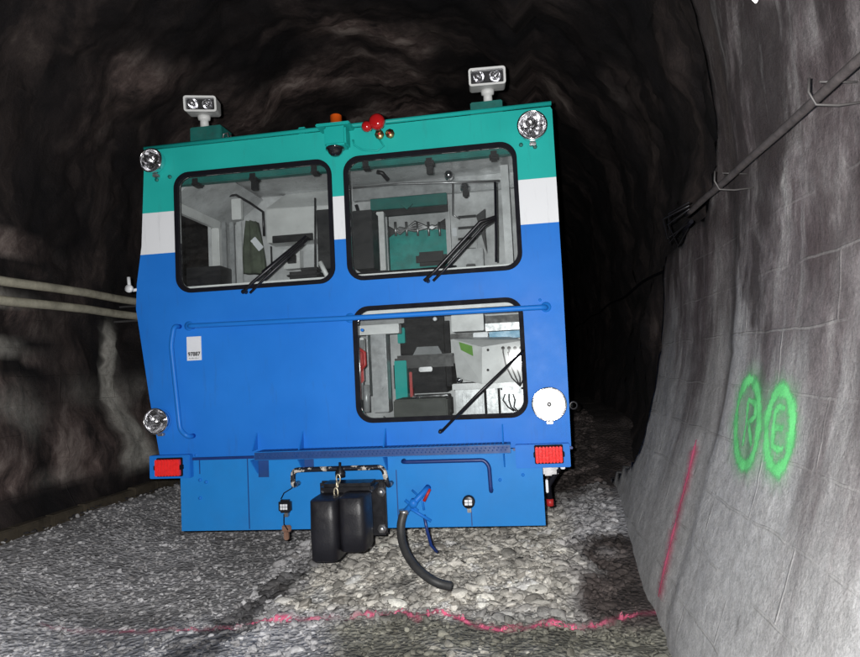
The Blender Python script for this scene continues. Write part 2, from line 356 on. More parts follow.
def tunnel_piece(i0, i1, name, label):
    P_ = pr[i0:i1+1]; verts = []; zone = []; arc = []
    for y in ys:
        for i, (x, z) in enumerate(P_):
            ii = min(max(i0+i, 1), len(pr)-2)
            tx, tz = pr[ii+1][0]-pr[ii-1][0], pr[ii+1][1]-pr[ii-1][1]; L = math.hypot(tx, tz); nx, nz_ = tz/L, -tx/L     # outward
            right = x > -.3 and z < 5.0
            yb = .05+.5*sstep(2.9, 2.2, z)+1.1*sstep(2.45, 2.3, z) + .10*nz(0, 0, z, 2.3) + .05*nz(0, y, z, 6)
            yb += 1.0*sstep(.75, .3, z)
            lin = (1-sstep(yb-.03, yb+.08, y)) if right else 0
            d = .022*nz(x, y, z*.4, .9, 3)+.016*nz(x, y, z, 3.1, 9)+.010*nz(x, y, z, 7, 5)+.010*nz(x, y, z, 13, 15)
            rough = 1-lin
            vd = noise.voronoi(V((x*1.5+3, y*1.3, z*1.5)))[0]; vd2 = noise.voronoi(V((x*4, y*4+7, z*4)))[0]
            d += rough*(.12*nz(x, y*.6, z, .8, 20)+.20*(vd[0]-.4)+.10*(vd2[1]-vd2[0]-.15)+.03*nz(x, y, z, 5, 1))
            if right: d = d*(1-.4*lin)+ (1-lin)*.30
            # a joint in the lining, strip beyond it steps out a little
            if right and z < 5:
                s2 = sstep(-.28+.06*nz(0, 0, z, 2), -.22+.06*nz(0, 0, z, 2), y)*lin
                d += .018*s2
                d += .012*math.exp(-((y+.25-.06*nz(0, 0, z, 2))/.035)**2)*sstep(.9, 1.2, z)
            if not right: d += .04*nz(0, y*1.2, z*2.5, 1.2, 7)
            d -= 0
            verts.append((x+nx*d, y, z+nz_*d))
            # zones
            g = 0; bl = 0
            if z > 3.2 and not (right and y < .1):
                for (yc, w, am, ang) in ((4.4, .5, 1.0, .30), (5.9, .55, .9, -.35), (8.4, .8, .7, .2), (3.2, .35, .8, .5)):
                    g = max(g, am*math.exp(-((y-yc-ang*(x+1.8))/w)**2)*sstep(-.25, .25, nz(x, y, z, .9, 40)+.15))
                g = min(1, g*1.15)*sstep(-4.55, -3.6, x)*sstep(1.0, .2, x)
            if x < -3.9 and z < 1.6: g = max(g, .95*sstep(1.6, .8, z)*(.75+.5*nz(x, y, z, 1.6, 3))*sstep(.48, .62, z))  # lowest strip left dark, painting in the shade of the ditch
            if x < -3.9:
                g = max(g, .85*math.exp(-((y-1.15)/.5)**2)*sstep(-.25, .2, nz(0, y*.5, z*3, 2.2))*sstep(.9, 1.4, z)*sstep(3.2, 2.6, z))
                yc = 2.72+.30*sstep(1.6, .5, z); w = .12+.20*sstep(1.5, .5, z)
                bl = 1.2*math.exp(-((y-yc-.1*nz(0, 0, z, 2))/w)**4)*sstep(2.25, 2.1, z)*sstep(.42, .6, z)*(.75+.4*sstep(-.3, .3, nz(x, y, z, 4)))
                bl = max(bl, .75*math.exp(-((y-1.05)/.38)**2)*sstep(.0, .25, nz(0, y*.4, z*3.2, 2.5))*sstep(2.8, 2.5, z)*sstep(1.4, 1.7, z))
                bl = max(bl, .62*sstep(1.7, 1.1, z)*sstep(.5, .7, z)*sstep(-.35, .3, nz(x, y*.8, z, 1.9, 12)))
                bl = min(bl, 1)
            if right and y > yb:
                g = max(g, .10*sstep(.2, .5, nz(x, y*.5, z*.35, 2.5, 60)))
            arc.append((ARC[i0+i], y, 0))
            zone.append((lin*(.8 if y > -.25 and z > 1 else 1)*(1-.75*math.exp(-((y+.20-.06*nz(0, 0, z, 2)-.05*nz(0, 0, z, 5))/.055)**2)*sstep(.75, 1.2, z)), g, bl, 1))
    n = len(P_); nrow = len(ys)
    faces = [(r*n+i, r*n+i+1, (r+1)*n+i+1, (r+1)*n+i) for r in range(nrow-1) for i in range(n-1)]
    me = bpy.data.meshes.new(name); me.from_pydata(verts, [], faces)
    ca = me.color_attributes.new('zone', 'FLOAT_COLOR', 'POINT'); ca.data.foreach_set('color', np.array(zone, dtype=np.float32).ravel())
    av = me.attributes.new('arc', 'FLOAT_VECTOR', 'POINT'); av.data.foreach_set('vector', np.array(arc, dtype=np.float32).ravel())
    for p in me.polygons: p.use_smooth = True
    o = link(name, me, 'tunnel', tun)
    if label: o['label'] = label
    return o, verts, faces
ia = next(i for i, p in enumerate(pr) if p[1] > 4.1); ib = len(pr)-1-next(i for i, p in enumerate(reversed(pr)) if p[1] > 4.1)
wallR, wv, wf = tunnel_piece(0, ia, 'side_wall', 'grey streaked concrete wall beside the vehicle')
tunnel_piece(ia, ib, 'vault', None)
tunnel_piece(ib, len(pr)-1, 'side_wall', 'dark sooty rock wall carrying two pale pipes')
wallbvh = BVHTree.FromPolygons([V(v) for v in wv], wf)
# far end of the bore
mb = MB(); mb.plate([(x*1.05, z*1.03) for x, z in pr[::6]], [], 62, 62.3); mb.build('far_rock_face', 'tunnel', tun)

# ================================================================= GROUND
def gz(x, y):
    z = .035*nz(x, y, 0, .7, 2)+.03*nz(x, y, 0, 2.3, 8)
    z += .30*sstep(-.1, .75, x)*sstep(.2, 2.2, y)                       # bank against the wall
    z += .10*sstep(-2.2, -1.4, x)*sstep(.6, .1, x)*sstep(-.1, .8, y)    # ballast heap before the vehicle
    z += .45*sstep(2.6, 4.6, y)*sstep(-.7, .3, x)
    z -= .04*sstep(.0, .3, x)*sstep(.5, -.2, y)
    z += .30*sstep(-2.6, -4.1, x)                                        # rises gently to the far wall
    z -= .25*sstep(-4.12, -4.25, x)                                      # drain along the far wall
    return z
def tint(x, y):
    n = nz(x, y, 0, 1.5, 4); n2 = nz(x, y, 0, 4.5, 14); n3 = nz(x, y, 0, 11, 24)
    grey = np.array((.52, .52, .545)); pale = np.array((.66, .64, .60)); mud = np.array((.24, .235, .20)); brown = np.array((.085, .070, .068)); dark = np.array((.035, .033, .038))
    c = grey*(1+.35*n+.3*n2)
    # pale ballast patch
    k = sstep(-1.75, -1.45, x+.25*n2+.1*n3)*sstep(.42, .12, x+.15*n2)*sstep(-.12, .12, y+.12*n2)
    c = c*(1-k)+pale*(.95+.3*n+.55*n2+.6*n3)*k
    kb = sstep(.15, .4, x+.2*n2)*sstep(1.4, .9, y+.3*n2); c = c*(1-kb)+brown*(1+.5*n2)*kb
    kf = sstep(.05, -.2, y+.15*n2)*sstep(-1.3, -1.0, x+.1*n2); c = c*(1-kf)+mud*(1+.5*n2)*kf
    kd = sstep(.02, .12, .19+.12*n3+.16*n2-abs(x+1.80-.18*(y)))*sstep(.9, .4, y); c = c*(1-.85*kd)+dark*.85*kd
    kp = sstep(.05, .3, n2+.6*n3)*kf*.6*sstep(-.3, -.5, y); c = c*(1-kp)+pale*kp
    kq = sstep(1.7, 2.5, y+.5*n2)*sstep(-.3, .3, x); c = c*(1-kq)+brown*(.6+2.0*max(0, n2+n3*.5))*kq
    if x < -4.05: c = dark*1.2
    return np.clip(c, .008, .8)
gx = list(np.arange(-6.4, -3.0, .14))+list(np.arange(-3.0, 1.25, .045))+[1.3, 1.5]
gy = list(np.arange(-7, -1.6, .3))+list(np.arange(-1.6, 3.2, .045))+list(np.arange(3.2, 10, .15))+list(np.arange(10, 63, 1.0))
gv = []; gc = []
for y in gy:
    for x in gx: gv.append((x, y, gz(x, y)+.012*nz(x, y, 0, 9, 1))); gc.append((*tint(x, y), 1))
n = len(gx); gf = [(r*n+i, r*n+i+1, (r+1)*n+i+1, (r+1)*n+i) for r in range(len(gy)-1) for i in range(n-1)]
me = bpy.data.meshes.new('ground'); me.from_pydata(gv, [], gf)
ca = me.color_attributes.new('tint', 'FLOAT_COLOR', 'POINT'); ca.data.foreach_set('color', np.array(gc, dtype=np.float32).ravel())
for p in me.polygons: p.use_smooth = True
tag(link('ground', me, 'ground'), kind='structure')

# ballast stones (nobody could count them)
bm = bmesh.new(); bmesh.ops.create_icosphere(bm, subdivisions=1, radius=1); bv = np.array([v.co[:] for v in bm.verts]); bf = np.array([[v.index for v in f.verts] for f in bm.faces])
bm2 = bmesh.new(); bmesh.ops.create_icosphere(bm2, subdivisions=2, radius=1); bv2 = np.array([v.co[:] for v in bm2.verts]); bf2 = np.array([[v.index for v in f.verts] for f in bm2.faces])
def stones(name, spots, label):
    vs, fs, cs, off = [], [], [], 0
    variants = []
    for k in range(14):
        base, bfc = (bv2, bf2)
        w = base.copy(); pl = rng.normal(size=(13, 3)); pl /= np.linalg.norm(pl, axis=1)[:, None]
        for q in pl:
            h = rng.uniform(.38, .68); d = w@q; ex = np.maximum(d-h, 0); w -= ex[:, None]*q*1.0
        variants.append(w*np.array((rng.uniform(.9, 1.4), rng.uniform(.8, 1.2), rng.uniform(.45, .75))))
    for (x, y, r, sink) in spots:
        w = variants[rng.integers(14)]; bfc = bf2
        a = rng.uniform(0, 6.28, 3); a[1] = rng.normal()*.45; ca_, sa_ = np.cos(a), np.sin(a)
        Rz = np.array([[ca_[0], -sa_[0], 0], [sa_[0], ca_[0], 0], [0, 0, 1]]); Rx = np.array([[1, 0, 0], [0, ca_[1], -sa_[1]], [0, sa_[1], ca_[1]]])
        c = np.array((x, y, gz(x, y)+r*sink)); w = (w*r)@(Rz@Rx).T + c
        vs.append(w); fs.append(bfc+off); off += len(w)
        t = tint(x, y)*rng.uniform(.8, 1.25); cs.append(np.tile((*t, 1), (len(w), 1)))
    vs = np.concatenate(vs); fs = np.concatenate(fs); cs = np.concatenate(cs)
    me = bpy.data.meshes.new(name); me.vertices.add(len(vs)); me.vertices.foreach_set('co', vs.ravel().astype(np.float32))
    me.loops.add(len(fs)*3); me.loops.foreach_set('vertex_index', fs.ravel().astype(np.int32)); me.polygons.add(len(fs)); me.polygons.foreach_set('loop_start', np.arange(0, len(fs)*3, 3, dtype=np.int32))
    me.update(); me.validate()
    ca = me.color_attributes.new('tint', 'FLOAT_COLOR', 'POINT'); ca.data.foreach_set('color', cs.ravel().astype(np.float32))
    o = link(name, me, 'stones'); tag(o, label, 'ballast', kind='stuff'); return vs, fs
sp1 = []
def inside(x, y): return x < .62+.3*max(0, gz(x, y)) and -4.1 < x
for _ in range(5200):
    x = rng.uniform(-1.95, .45); y = rng.uniform(-.12, 3.6)
    if nz(x, y, 0, 3, 50) > -.35: sp1.append((x, y, float(np.clip(rng.lognormal(-3.35, .42), .014, .075)), rng.uniform(-.25, .25)))
for _ in range(3400):
    x = rng.uniform(-.1, .95); y = rng.uniform(.3, 5.6)
    if inside(x, y): sp1.append((x, y, rng.uniform(.018, .05), rng.uniform(-.1, .4)))
for _ in range(4500):
    x = rng.uniform(-1.9, .6); y = rng.uniform(-.3, 2.6)
    if inside(x, y): sp1.append((x, y, rng.uniform(.008, .02), rng.uniform(.2, 1.6)))
for _ in range(7000):
    x = rng.uniform(-4.1, -1.5); y = rng.uniform(-1.2, 5.5); sp1.append((x, y, rng.uniform(.009, .026), rng.uniform(-.1, .4)))
for _ in range(2600):
    x = rng.uniform(-2.2, .62); y = rng.uniform(-1.3, .1)
    if inside(x, y): sp1.append((x, y, rng.choice((.008, .012, .02, .035), p=(.4, .3, .2, .1))*rng.uniform(.8, 1.3), rng.uniform(-.3, .3)))
SV, SF = stones('ballast', sp1, 'pale angular ballast stones and gravel spread under the vehicle')
allv = [V(v) for v in gv]+[V(v) for v in SV.tolist()]; og = len(gv)
gbvh = BVHTree.FromPolygons(allv, [tuple(f) for f in gf]+[tuple(int(i)+og for i in f) for f in SF.tolist()])

# kerb along the far drain
mb = MB(); pts = [(-4.20+.03*nz(0, y, 0, 1), y, .36+.02*nz(0, y, 0, 2, 5)) for y in np.arange(-6, 40, .4)]
for a, b2 in zip(pts, pts[1:]): mb.box((a[0]-.05, a[1]+.006, -.1), (a[0]+.05, b2[1]-.006, a[2]), .01)
m_k = plain('kerb_stone', (.085, .07, .05), .85, var=.5, vs=5, bmp=.5)
tag(mb.build('drain_kerb', m_k), 'low brown kerb along the drain at the foot of the dark wall', 'kerb')

# ================================================================= PIPES
def copy_tree(o, parent=None):
    c = o.copy(); COL.objects.link(c)
    if parent: c.parent = parent
    for ch in o.children: copy_tree(ch, c)
    return c
def bracket_mesh(x, y, z, side=1):
    mb = MB(); mb.tube([(x+side*.16, y, z-.05), (x+side*.04, y, z-.055), (x-side*.03, y, z-.045), (x-side*.05, y, z), (x-side*.045, y, z+.05)], .0045, 8)
    mb.tube([(x+side*.12, y+.03, z+.03), (x, y+.03, z+.045)], .004, 8); return mb
pw = empty('wall_pipe', 'rusty brown pipe clamped along the grey concrete wall', 'pipe', (0, 0, 0))
px_ = 1.07
pts = [(px_+.008*nz(0, y, 0, 2), y, 2.37+.012*nz(0, y, 5, 1.5)) for y in np.arange(-3.4, .28, .12)]
MB().tube(pts, .017, 12).build('pipe', 'rusty', pw)
for y in (-1.62, -.55):
    bracket_mesh(px_, y, 2.37).split('bracket', 'lens_tag' if y < 0 else 'steel', pw)
cbm = MB()
for k in range(3):
    o_ = [random.uniform(-.05, .05) for _ in range(6)]
    cbm.tube([(px_-.02, .05, 2.37+.02*k), (px_-.09+o_[0], .24, 2.36+o_[1]), (px_-.05+o_[2], .34, 2.26+o_[3]*1.5), (px_+.03, .30, 2.30+.03*k)], .005, 6)
tag(cbm.build('cable_bundle', 'black_metal'), 'tangled cable bundle where the rusty pipe ends on the wall', 'cable')
tag(MB().tube([(1.12+.3*sstep(.3, 1.8, y), y, 2.33+.02*math.sin(y*2.2)) for y in np.arange(.3, 16, .3)], .014, 8).build('wall_cable', 'black_rubber'), 'black cable running on into the dark beyond the rusty pipe', 'cable')
lp = empty('side_pipe', 'upper of the two pale pipes on the dark left wall', 'pipe', (0, 0, 0), 'pale pipes along the dark wall')
MB().tube([(-4.40, y, 2.42+.02*nz(0, y, 0, .8)) for y in np.arange(-2, 24, .5)], .042, 14).build('tube', 'pale_pipe', lp)
cl = MB()
for y in (2.9, 4.9, 6.9, 8.9): cl.box((-4.75, y-.02, 2.36), (-4.35, y+.02, 2.38), .003)
cl.split('bracket', 'steel', lp)
lp2 = copy_tree(lp); lp2.location.z = -.17; lp2['label'] = 'lower of the two pale pipes on the dark left wall'

# lit lamp at the top of the right wall
hit = wallbvh.ray_cast(CAM, ray(767, -6))[0]
tl = empty('tunnel_lamp', 'bright white lamp at the very top edge of the grey wall', 'lamp', hit)
MB().lathe((-.05, 0, .05), (0, 0, -1), [(-.07, .0), (-.07, .05), (.0, .05), (0, 0)], 16).build('housing', 'steel', tl)
MB().lathe((-.05, 0, .05), (0, 0, -1), [(.002, 0), (.002, .042), (.03, .036), (.085, .004), (.087, 0)], 16).build('lens', 'lit_lamp', tl)

# ================================================================= PAINT MARKS
def ribbon(name, mat, strokes, width, label, cat, off=.005, soft=1.0, group=None, parent=None):
    """strokes: lists of pixel points, thrown onto the wall and laid on its surface at real width"""
    vs, fs, cov = [], [], []
    for st in strokes:
        pts = []
        for (a, b2) in zip(st, st[1:]):
            n_ = max(2, int(math.hypot(b2[0]-a[0], b2[1]-a[1])/1.6))
            for k in range(n_): pts.append((a[0]+(b2[0]-a[0])*k/n_, a[1]+(b2[1]-a[1])*k/n_))
        pts.append(st[-1]); H = []
        for p in pts:
            h, nn, _, _ = wallbvh.ray_cast(CAM, ray(*p))
            if h is None: continue
            if nn.dot(CAM-h) < 0: nn = -nn
            H.append((h, nn))
        closed = (st[0] == st[-1])
        base = len(vs); cols = (-1, -.55, -.25, .25, .55, 1); cv = (0, .38, 1, 1, .38, 0)
        for i, (h, nn) in enumerate(H):
            a = H[i-1][0] if (i > 0) else (H[-2][0] if closed else h); b2 = H[i+1][0] if i < len(H)-1 else (H[1][0] if closed else h)
            t = (b2-a).normalized(); sd = nn.cross(t).normalized()
            wob = 1+.15*math.sin(i*.37)+.22*random.uniform(-1, 1)
            for u, c_ in zip(cols, cv):
                q = h+sd*u*width*wob
                hh = wallbvh.find_nearest(q); nq = hh[1] if hh[1].dot(CAM-q) > 0 else -hh[1]
                vs.append(tuple(hh[0]+nq*off)); cov.append(c_*soft*(1 if closed or 2 < i < len(H)-3 else .55))
        for i in range(len(H)-1):
            for j in range(5): a0 = base+i*6+j; fs.append((a0, a0+1, a0+7, a0+6))
    me = bpy.data.meshes.new(name); me.from_pydata(vs, [], fs)
    at = me.attributes.new('cover', 'FLOAT', 'POINT'); at.data.foreach_set('value', np.array(cov, dtype=np.float32))
    o = link(name, me, mat, parent)
    if label: tag(o, label, cat, group)
    return o
def ell(cx, cy, rx, ry, tilt, n=40, power=2.0):
    out = []
    for k in range(n):
        a = 2*math.pi*k/n; ca_, sa_ = math.cos(a), math.sin(a)
        x, y = rx*ca_, ry*sa_; out.append((cx+x*math.cos(tilt)-y*math.sin(tilt), cy+x*math.sin(tilt)+y*math.cos(tilt)))
    out.append(out[0]); return out
g1 = empty('painted_letter', 'green sprayed letter R inside an oval, nearer the vehicle', 'painted mark', wallbvh.ray_cast(CAM, ray(748, 424))[0], 'green letters sprayed on the wall')
g2 = empty('painted_letter', 'green sprayed letter E inside an oval, farther from the vehicle', 'painted mark', wallbvh.ray_cast(CAM, ray(780, 431))[0], 'green letters sprayed on the wall')
def rb(name, st, w, par, soft=1.0, off=.005):
    o = ribbon(name, 'green_spray', st, w, None, None, parent=par, soft=soft, off=off); o.matrix_parent_inverse = Matrix.Translation(-par.location)
rb('ring', [ell(748.5, 423, 11.5, 43, .07)], .042, g1, 1.5)
rb('letter', [[(744, 446), (748, 422), (750, 400), (757, 404), (757, 417), (749, 423)], [(750, 424), (753, 446)]], .024, g1, 1.5, .007)
rb('overspray', [ell(749, 423, 13, 44, .07), ell(748, 425, 5, 28, .07)], .10, g1, .22, .0085)
rb('ring', [ell(780.5, 430, 13, 40, .07)], .044, g2, 1.5)
rb('letter', [[(787, 409), (781, 407), (777, 412), (775, 428), (774, 446), (779, 450), (785, 449)], [(776, 428), (785, 429)]], .024, g2, 1.5, .007)
rb('overspray', [ell(780, 430, 14, 42, .07), ell(780, 430, 5, 26, .07)], .10, g2, .22, .0085)
pkl = ribbon('pink_line', 'pink_colour', [[(660, 597), (664, 578), (672, 545), (681, 508), (690, 474), (698, 440)]], .020, 'straight pink line rising up the grey wall from the ground', 'painted mark', soft=1.7, off=.010)  # diffuse pink ribbon laid on the wall surface
ribbon('overspray', 'pink_colour', [[(660, 597), (664, 578), (672, 545), (681, 508), (690, 474), (696, 446)]], .11, None, None, off=.008, soft=.38, parent=pkl)  # wide faint pink margin around the line
# ground line draped over the stones
path = [P(x, y, Z=.06) for x, y in ((40, 622), (130, 620), (215, 619), (290, 610), (345, 612), (400, 604), (418, 611), (436, 603), (470, 613), (500, 618), (540, 615), (600, 607), (640, 600), (662, 598))]
amp = [.1, .5, .35, .8, .05, 1.3, 1.3, 1.2, 1.3, 1.1, .95, .6, .6, .8]
vs, fs, cov = [], [], []; W = 9; rows = 0
for i in range(len(path)-1):
    a, b2 = path[i], path[i+1]; n_ = max(3, int((b2-a).length/.008))
    for k in range(n_):
        q = a.lerp(b2, k/n_); am = amp[i]+(amp[i+1]-amp[i])*k/n_
        for j in range(W):
            u = (j-(W-1)/2)/((W-1)/2); x, y = q.x, q.y+u*.05+.035*nz(q.x, 0, 0, 7)
            h = gbvh.ray_cast(V((x, y, 1.2)), V((0, 0, -1)))[0]
            vs.append((x, y, (h.z if h else .05)+.003)); brk = sstep(-.25, .12, nz(x, y, 0, 8, 3)+.5*nz(x, y, 0, 3, 30))
            cov.append((.9*max(0, 1-(abs(u)*2.2)**2)*brk+.30*(1-abs(u)))*min(1, am))
        rows += 1
for r in range(rows-1):
    for j in range(W-1): fs.append((r*W+j, r*W+j+1, (r+1)*W+j+1, (r+1)*W+j))
me = bpy.data.meshes.new('pink_line'); me.from_pydata(vs, [], fs); at = me.attributes.new('cover', 'FLOAT', 'POINT'); at.data.foreach_set('value', np.array(cov, dtype=np.float32))
tag(link('pink_line', me, 'pink_colour'), 'broken pink line running across the ballast in front of the vehicle', 'painted mark')

# ================================================================= RAIL VEHICLE
veh = empty('rail_vehicle', 'blue tunnel rail vehicle with white band, teal top and three front windows', 'rail vehicle', (0, 0, 0))
FR = 0.0; TH = .05
outer = [(-2.385, .985), (-2.45, 1.37), (-2.535, 1.98), (-2.525, 2.15), (-2.485, 2.4), (-2.45, 3.03), (-2.435, 3.05), (.262, 3.065), (.272, 3.045), (.272, 1.98), (.262, .985)]
WIN = {'a': (-2.225, 2.075, -1.158, 2.862), 'b': (-1.055, 2.078, .028, 2.858), 'c': (-1.035, 1.178, .012, 1.888)}
holes = [rr(*w, .095) for w in WIN.values()]
mb = MB(); mb.plate(outer, holes, FR, TH); mb.build('front_panel', 'livery', veh)
LEN = 7.5
def side(x_off, name):
    mb = MB(); seg = outer[0:6] if x_off < 0 else outer[7:][::-1]
    for (a, b2) in zip(seg, seg[1:]):
        if x_off < 0 and a[1] >= 2.35:     # side window opening in the near part
            for (y0, y1, z0, z1) in ((TH, .35, a[1], b2[1]), (1.55, LEN, a[1], b2[1]), (.35, 1.55, a[1], a[1]+.0), (.35, 1.55, 2.78, b2[1])):
                if z1-z0 < .01: continue
                xa = a[0]+(b2[0]-a[0])*(z0-a[1])/(b2[1]-a[1]); xb = b2[0]
                mb.bm.faces.new([mb.bm.verts.new(p) for p in ((xa, y0, z0), (xa, y1, z0), (xb, y1, z1), (xb, y0, z1))])
        elif x_off < 0 and a[1] > 2.1:
            for (y0, y1) in ((TH, .35), (1.55, LEN)):
                mb.bm.faces.new([mb.bm.verts.new(p) for p in ((a[0], y0, a[1]), (a[0], y1, a[1]), (b2[0], y1, b2[1]), (b2[0], y0, b2[1]))])
        else:
            mb.bm.faces.new([mb.bm.verts.new(p) for p in ((a[0], TH, a[1]), (a[0], LEN, a[1]), (b2[0], LEN, b2[1]), (b2[0], TH, b2[1]))])
    return mb.build(name, 'livery', veh)
side(-1, 'side_panel'); side(1, 'side_panel')
mb = MB(); mb.box((-2.44, TH+.002, 3.052), (.266, LEN, 3.075), .004); mb.build('roof', 'teal_paint', veh)
mb = MB(); mb.tube([(-2.44, -.012, 3.062), (.268, -.012, 3.080)], .014, 10); mb.build('roof_lip', 'teal_paint', veh)
mb = MB(); mb.box((-2.36, TH+.002, .94), (.24, LEN, .98), .004); mb.build('floor', 'dark_panel', veh)
mb = MB(); mb.box((-2.44, LEN+.002, .98), (.266, LEN+.05, 3.06), .004); mb.build('rear_panel', 'livery', veh)
# bolts + weld line on the front panel
# windows
def window(key, lab):
    x0, z0, x1, z1 = WIN[key]
    mb = MB(); mb.plate(rr(x0-.012, z0-.012, x1+.012, z1+.012, .105), [rr(x0+.016, z0+.016, x1-.016, z1-.016, .08)], -.014, -.002)
    mb.plate(rr(x0+.002, z0+.002, x1-.002, z1-.002, .093), [rr(x0+.016, z0+.016, x1-.016, z1-.016, .08)], -.002, .03)
    w = mb.build('window', 'black_rubber', veh); w['label'] = lab
    mb = MB(); mb.plate(rr(x0+.017, z0+.017, x1-.017, z1-.017, .08), [], .012, .018); mb.build('pane', 'glass', w)
    return w
wa = window('a', 'upper window farther from the grey wall'); wb = window('b', 'upper window nearer the grey wall'); wc = window('c', 'lower window above the step')
def wiper(pts, Yd, name='wiper', blade=None, r=.009, mat='black_metal'):
    w = MB().tube([P(*p, Y=Yd) for p in pts], r, 8).build(name, mat, veh)
    if blade: MB().tube([P(*p, Y=Yd+.012) for p in blade], .007, 8).build('blade', 'black_rubber', w)
    return w
wiper([(242, 293), (252, 283), (302, 240)], -.06, blade=[(262, 272), (306, 236)], r=.011)
wiper([(250, 293), (262, 281), (309, 238)], -.05, r=.009)
wiper([(424, 281), (436, 270), (480, 222), (495, 217)], -.06, blade=[(496, 262), (496, 238), (495, 182)], r=.011)
wiper([(433, 281), (446, 268), (484, 226), (495, 219)], -.05, r=.009)
wiper([(442, 431), (478, 394), (522, 352)], -.06, blade=[(470, 402), (524, 350)], r=.009)
mb = MB()
for p in ((246, 292), (428, 281), (441, 431)): q = P(*p, Y=0); mb.lathe((q.x, 0, q.z), (0, -1, 0), [(0, .015), (.03, .013), (.05, .011), (.055, 0)], 14)
mb.split('wiper_pivot', 'black_metal', veh)

# handrails
def rail(pts, r, name, mat, Yd=-.07, feet=True):
    Q = [P(*p, Y=Yd) for p in pts]
    if feet: Q = [V((Q[0].x, .0, Q[0].z))]+Q+[V((Q[-1].x, .0, Q[-1].z))]
    # round the corners
    out = [Q[0]]
    for a, b2, c_ in zip(Q, Q[1:], Q[2:]):
        ra = min(.035, (b2-a).length*.45, (c_-b2).length*.45); p0 = b2+(a-b2).normalized()*ra; p2 = b2+(c_-b2).normalized()*ra
        for t in (0, .25, .5, .75, 1): out.append(p0*(1-t)**2+b2*2*t*(1-t)+p2*t*t)
    out.append(Q[-1])
    return MB().tube(out, r, 12).build(name, mat, veh)
rail([(188, 326), (350, 318), (546, 307)], .016, 'handrail', 'blue_paint')
rail([(174, 326), (171, 345), (180, 430), (188, 437)], .015, 'handrail', 'blue_paint')
rail([(402, 462), (484, 460), (489, 466), (491, 492)], .012, 'handrail', 'dark_blue')
h3 = rail([(293, 486), (293, 470), (383, 467), (388, 486)], .016, 'handrail', 'chipped', -.10)
mb = MB()
for p in ((189, 326), (546, 307), (350, 318)): q = P(*p, Y=-.001); mb.lathe((q.x, 0, q.z), (0, -1, 0), [(0, .032), (.008, .03), (.008, 0)], 18)
mb.split('rail_flange', 'blue_paint', veh)

# lower skirt and step
q0 = P(182, 475, 0); q1 = P(543, 525, 0)
mb = MB(); mb.plate([(-2.25, .512), (-2.25, .978), (.085, .978), (.085, .518)], [], .006, .05); mb.build('skirt', 'skirt_paint', veh)
# side returns so the skirt is a box under the cab
mb = MB(); mb.box((-2.246, .053, .52), (-2.22, 2.0, .935), .003); mb.box((.05, .053, .52), (.078, 2.0, .935), .003); mb.split('skirt_return', 'blue_paint', veh)
mb = MB()   # step: perforated tread with front lip
xa = P(256, 440, -.1).x; xb = P(510, 436, -.1).x
mb.box((xa, -.13, 1.012), (xb, -.002, 1.022), .002); mb.box((xa, -.136, .972), (xb, -.130, 1.022), .002)
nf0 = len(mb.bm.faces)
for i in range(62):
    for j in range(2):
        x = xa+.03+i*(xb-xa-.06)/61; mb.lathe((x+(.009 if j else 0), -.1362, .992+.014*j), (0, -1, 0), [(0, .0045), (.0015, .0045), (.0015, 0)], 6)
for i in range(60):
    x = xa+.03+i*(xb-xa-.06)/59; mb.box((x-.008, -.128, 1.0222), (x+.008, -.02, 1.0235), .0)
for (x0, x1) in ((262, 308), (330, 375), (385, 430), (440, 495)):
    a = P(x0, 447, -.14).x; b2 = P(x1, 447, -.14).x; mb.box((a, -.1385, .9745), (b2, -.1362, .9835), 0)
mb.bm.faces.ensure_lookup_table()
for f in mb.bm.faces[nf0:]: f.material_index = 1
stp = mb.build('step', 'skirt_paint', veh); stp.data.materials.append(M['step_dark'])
for px0 in (257, 303, 386, 503):      # gussets over and under the step
    x = P(px0, 435, 0).x; mb = MB()
    for dx in (0, .008):
        pass
    tri = [(x, -.002, 1.024), (x, -.09, 1.024), (x, -.002, 1.13)]
    A = [mb.bm.verts.new(V(t)+V((-.004, 0, 0))) for t in tri]; B = [mb.bm.verts.new(V(t)+V((.004, 0, 0))) for t in tri]
    mb.bm.faces.new(A); mb.bm.faces.new(B[::-1])
    for i in range(3): mb.bm.faces.new((A[i], A[(i+1) % 3], B[(i+1) % 3], B[i]))
    tri = [(x, -.002, .968), (x, -.11, .968), (x, -.002, .87)]
    A = [mb.bm.verts.new(V(t)+V((-.004, 0, 0))) for t in tri]; B = [mb.bm.verts.new(V(t)+V((.004, 0, 0))) for t in tri]
    mb.bm.faces.new(A[::-1]); mb.bm.faces.new(B)
    for i in range(3): mb.bm.faces.new((A[i], B[i], B[(i+1) % 3], A[(i+1) % 3]))
    mb.split('gusset', 'blue_paint', veh)
mb = MB(); mb.box((-2.40, -.018, .968), (xa-.01, .004, .984), .003); mb.box((xb+.01, -.018, .968), (.27, .004, .984), .003); mb.split('lower_edge', 'dark_blue', veh)
# bolt heads
mb = MB()
for (x, y) in ((200, 480), (200, 498), (206, 482), (522, 455), (523, 475), (196, 455), (540, 300), (362, 330), (500, 480)):
    q = P(x, y, 0); mb.lathe((q.x, .006, q.z), (0, -1, 0), [(0, .011), (.012, .010), (.012, 0)], 6)
mb.split('bolt', 'blue_paint', veh)

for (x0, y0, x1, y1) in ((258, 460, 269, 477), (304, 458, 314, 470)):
    mb = MB(); pb(mb, x0, y0, x1, y1, .0035, .01, 0); mb.build('dark_plate', 'step_dark', veh)  # small flat dark-blue plates on the skirt below the step
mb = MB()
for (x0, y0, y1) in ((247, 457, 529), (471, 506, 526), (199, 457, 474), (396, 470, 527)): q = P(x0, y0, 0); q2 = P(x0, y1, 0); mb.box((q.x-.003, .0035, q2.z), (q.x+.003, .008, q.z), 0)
mb.split('panel_seam', 'step_dark', veh)
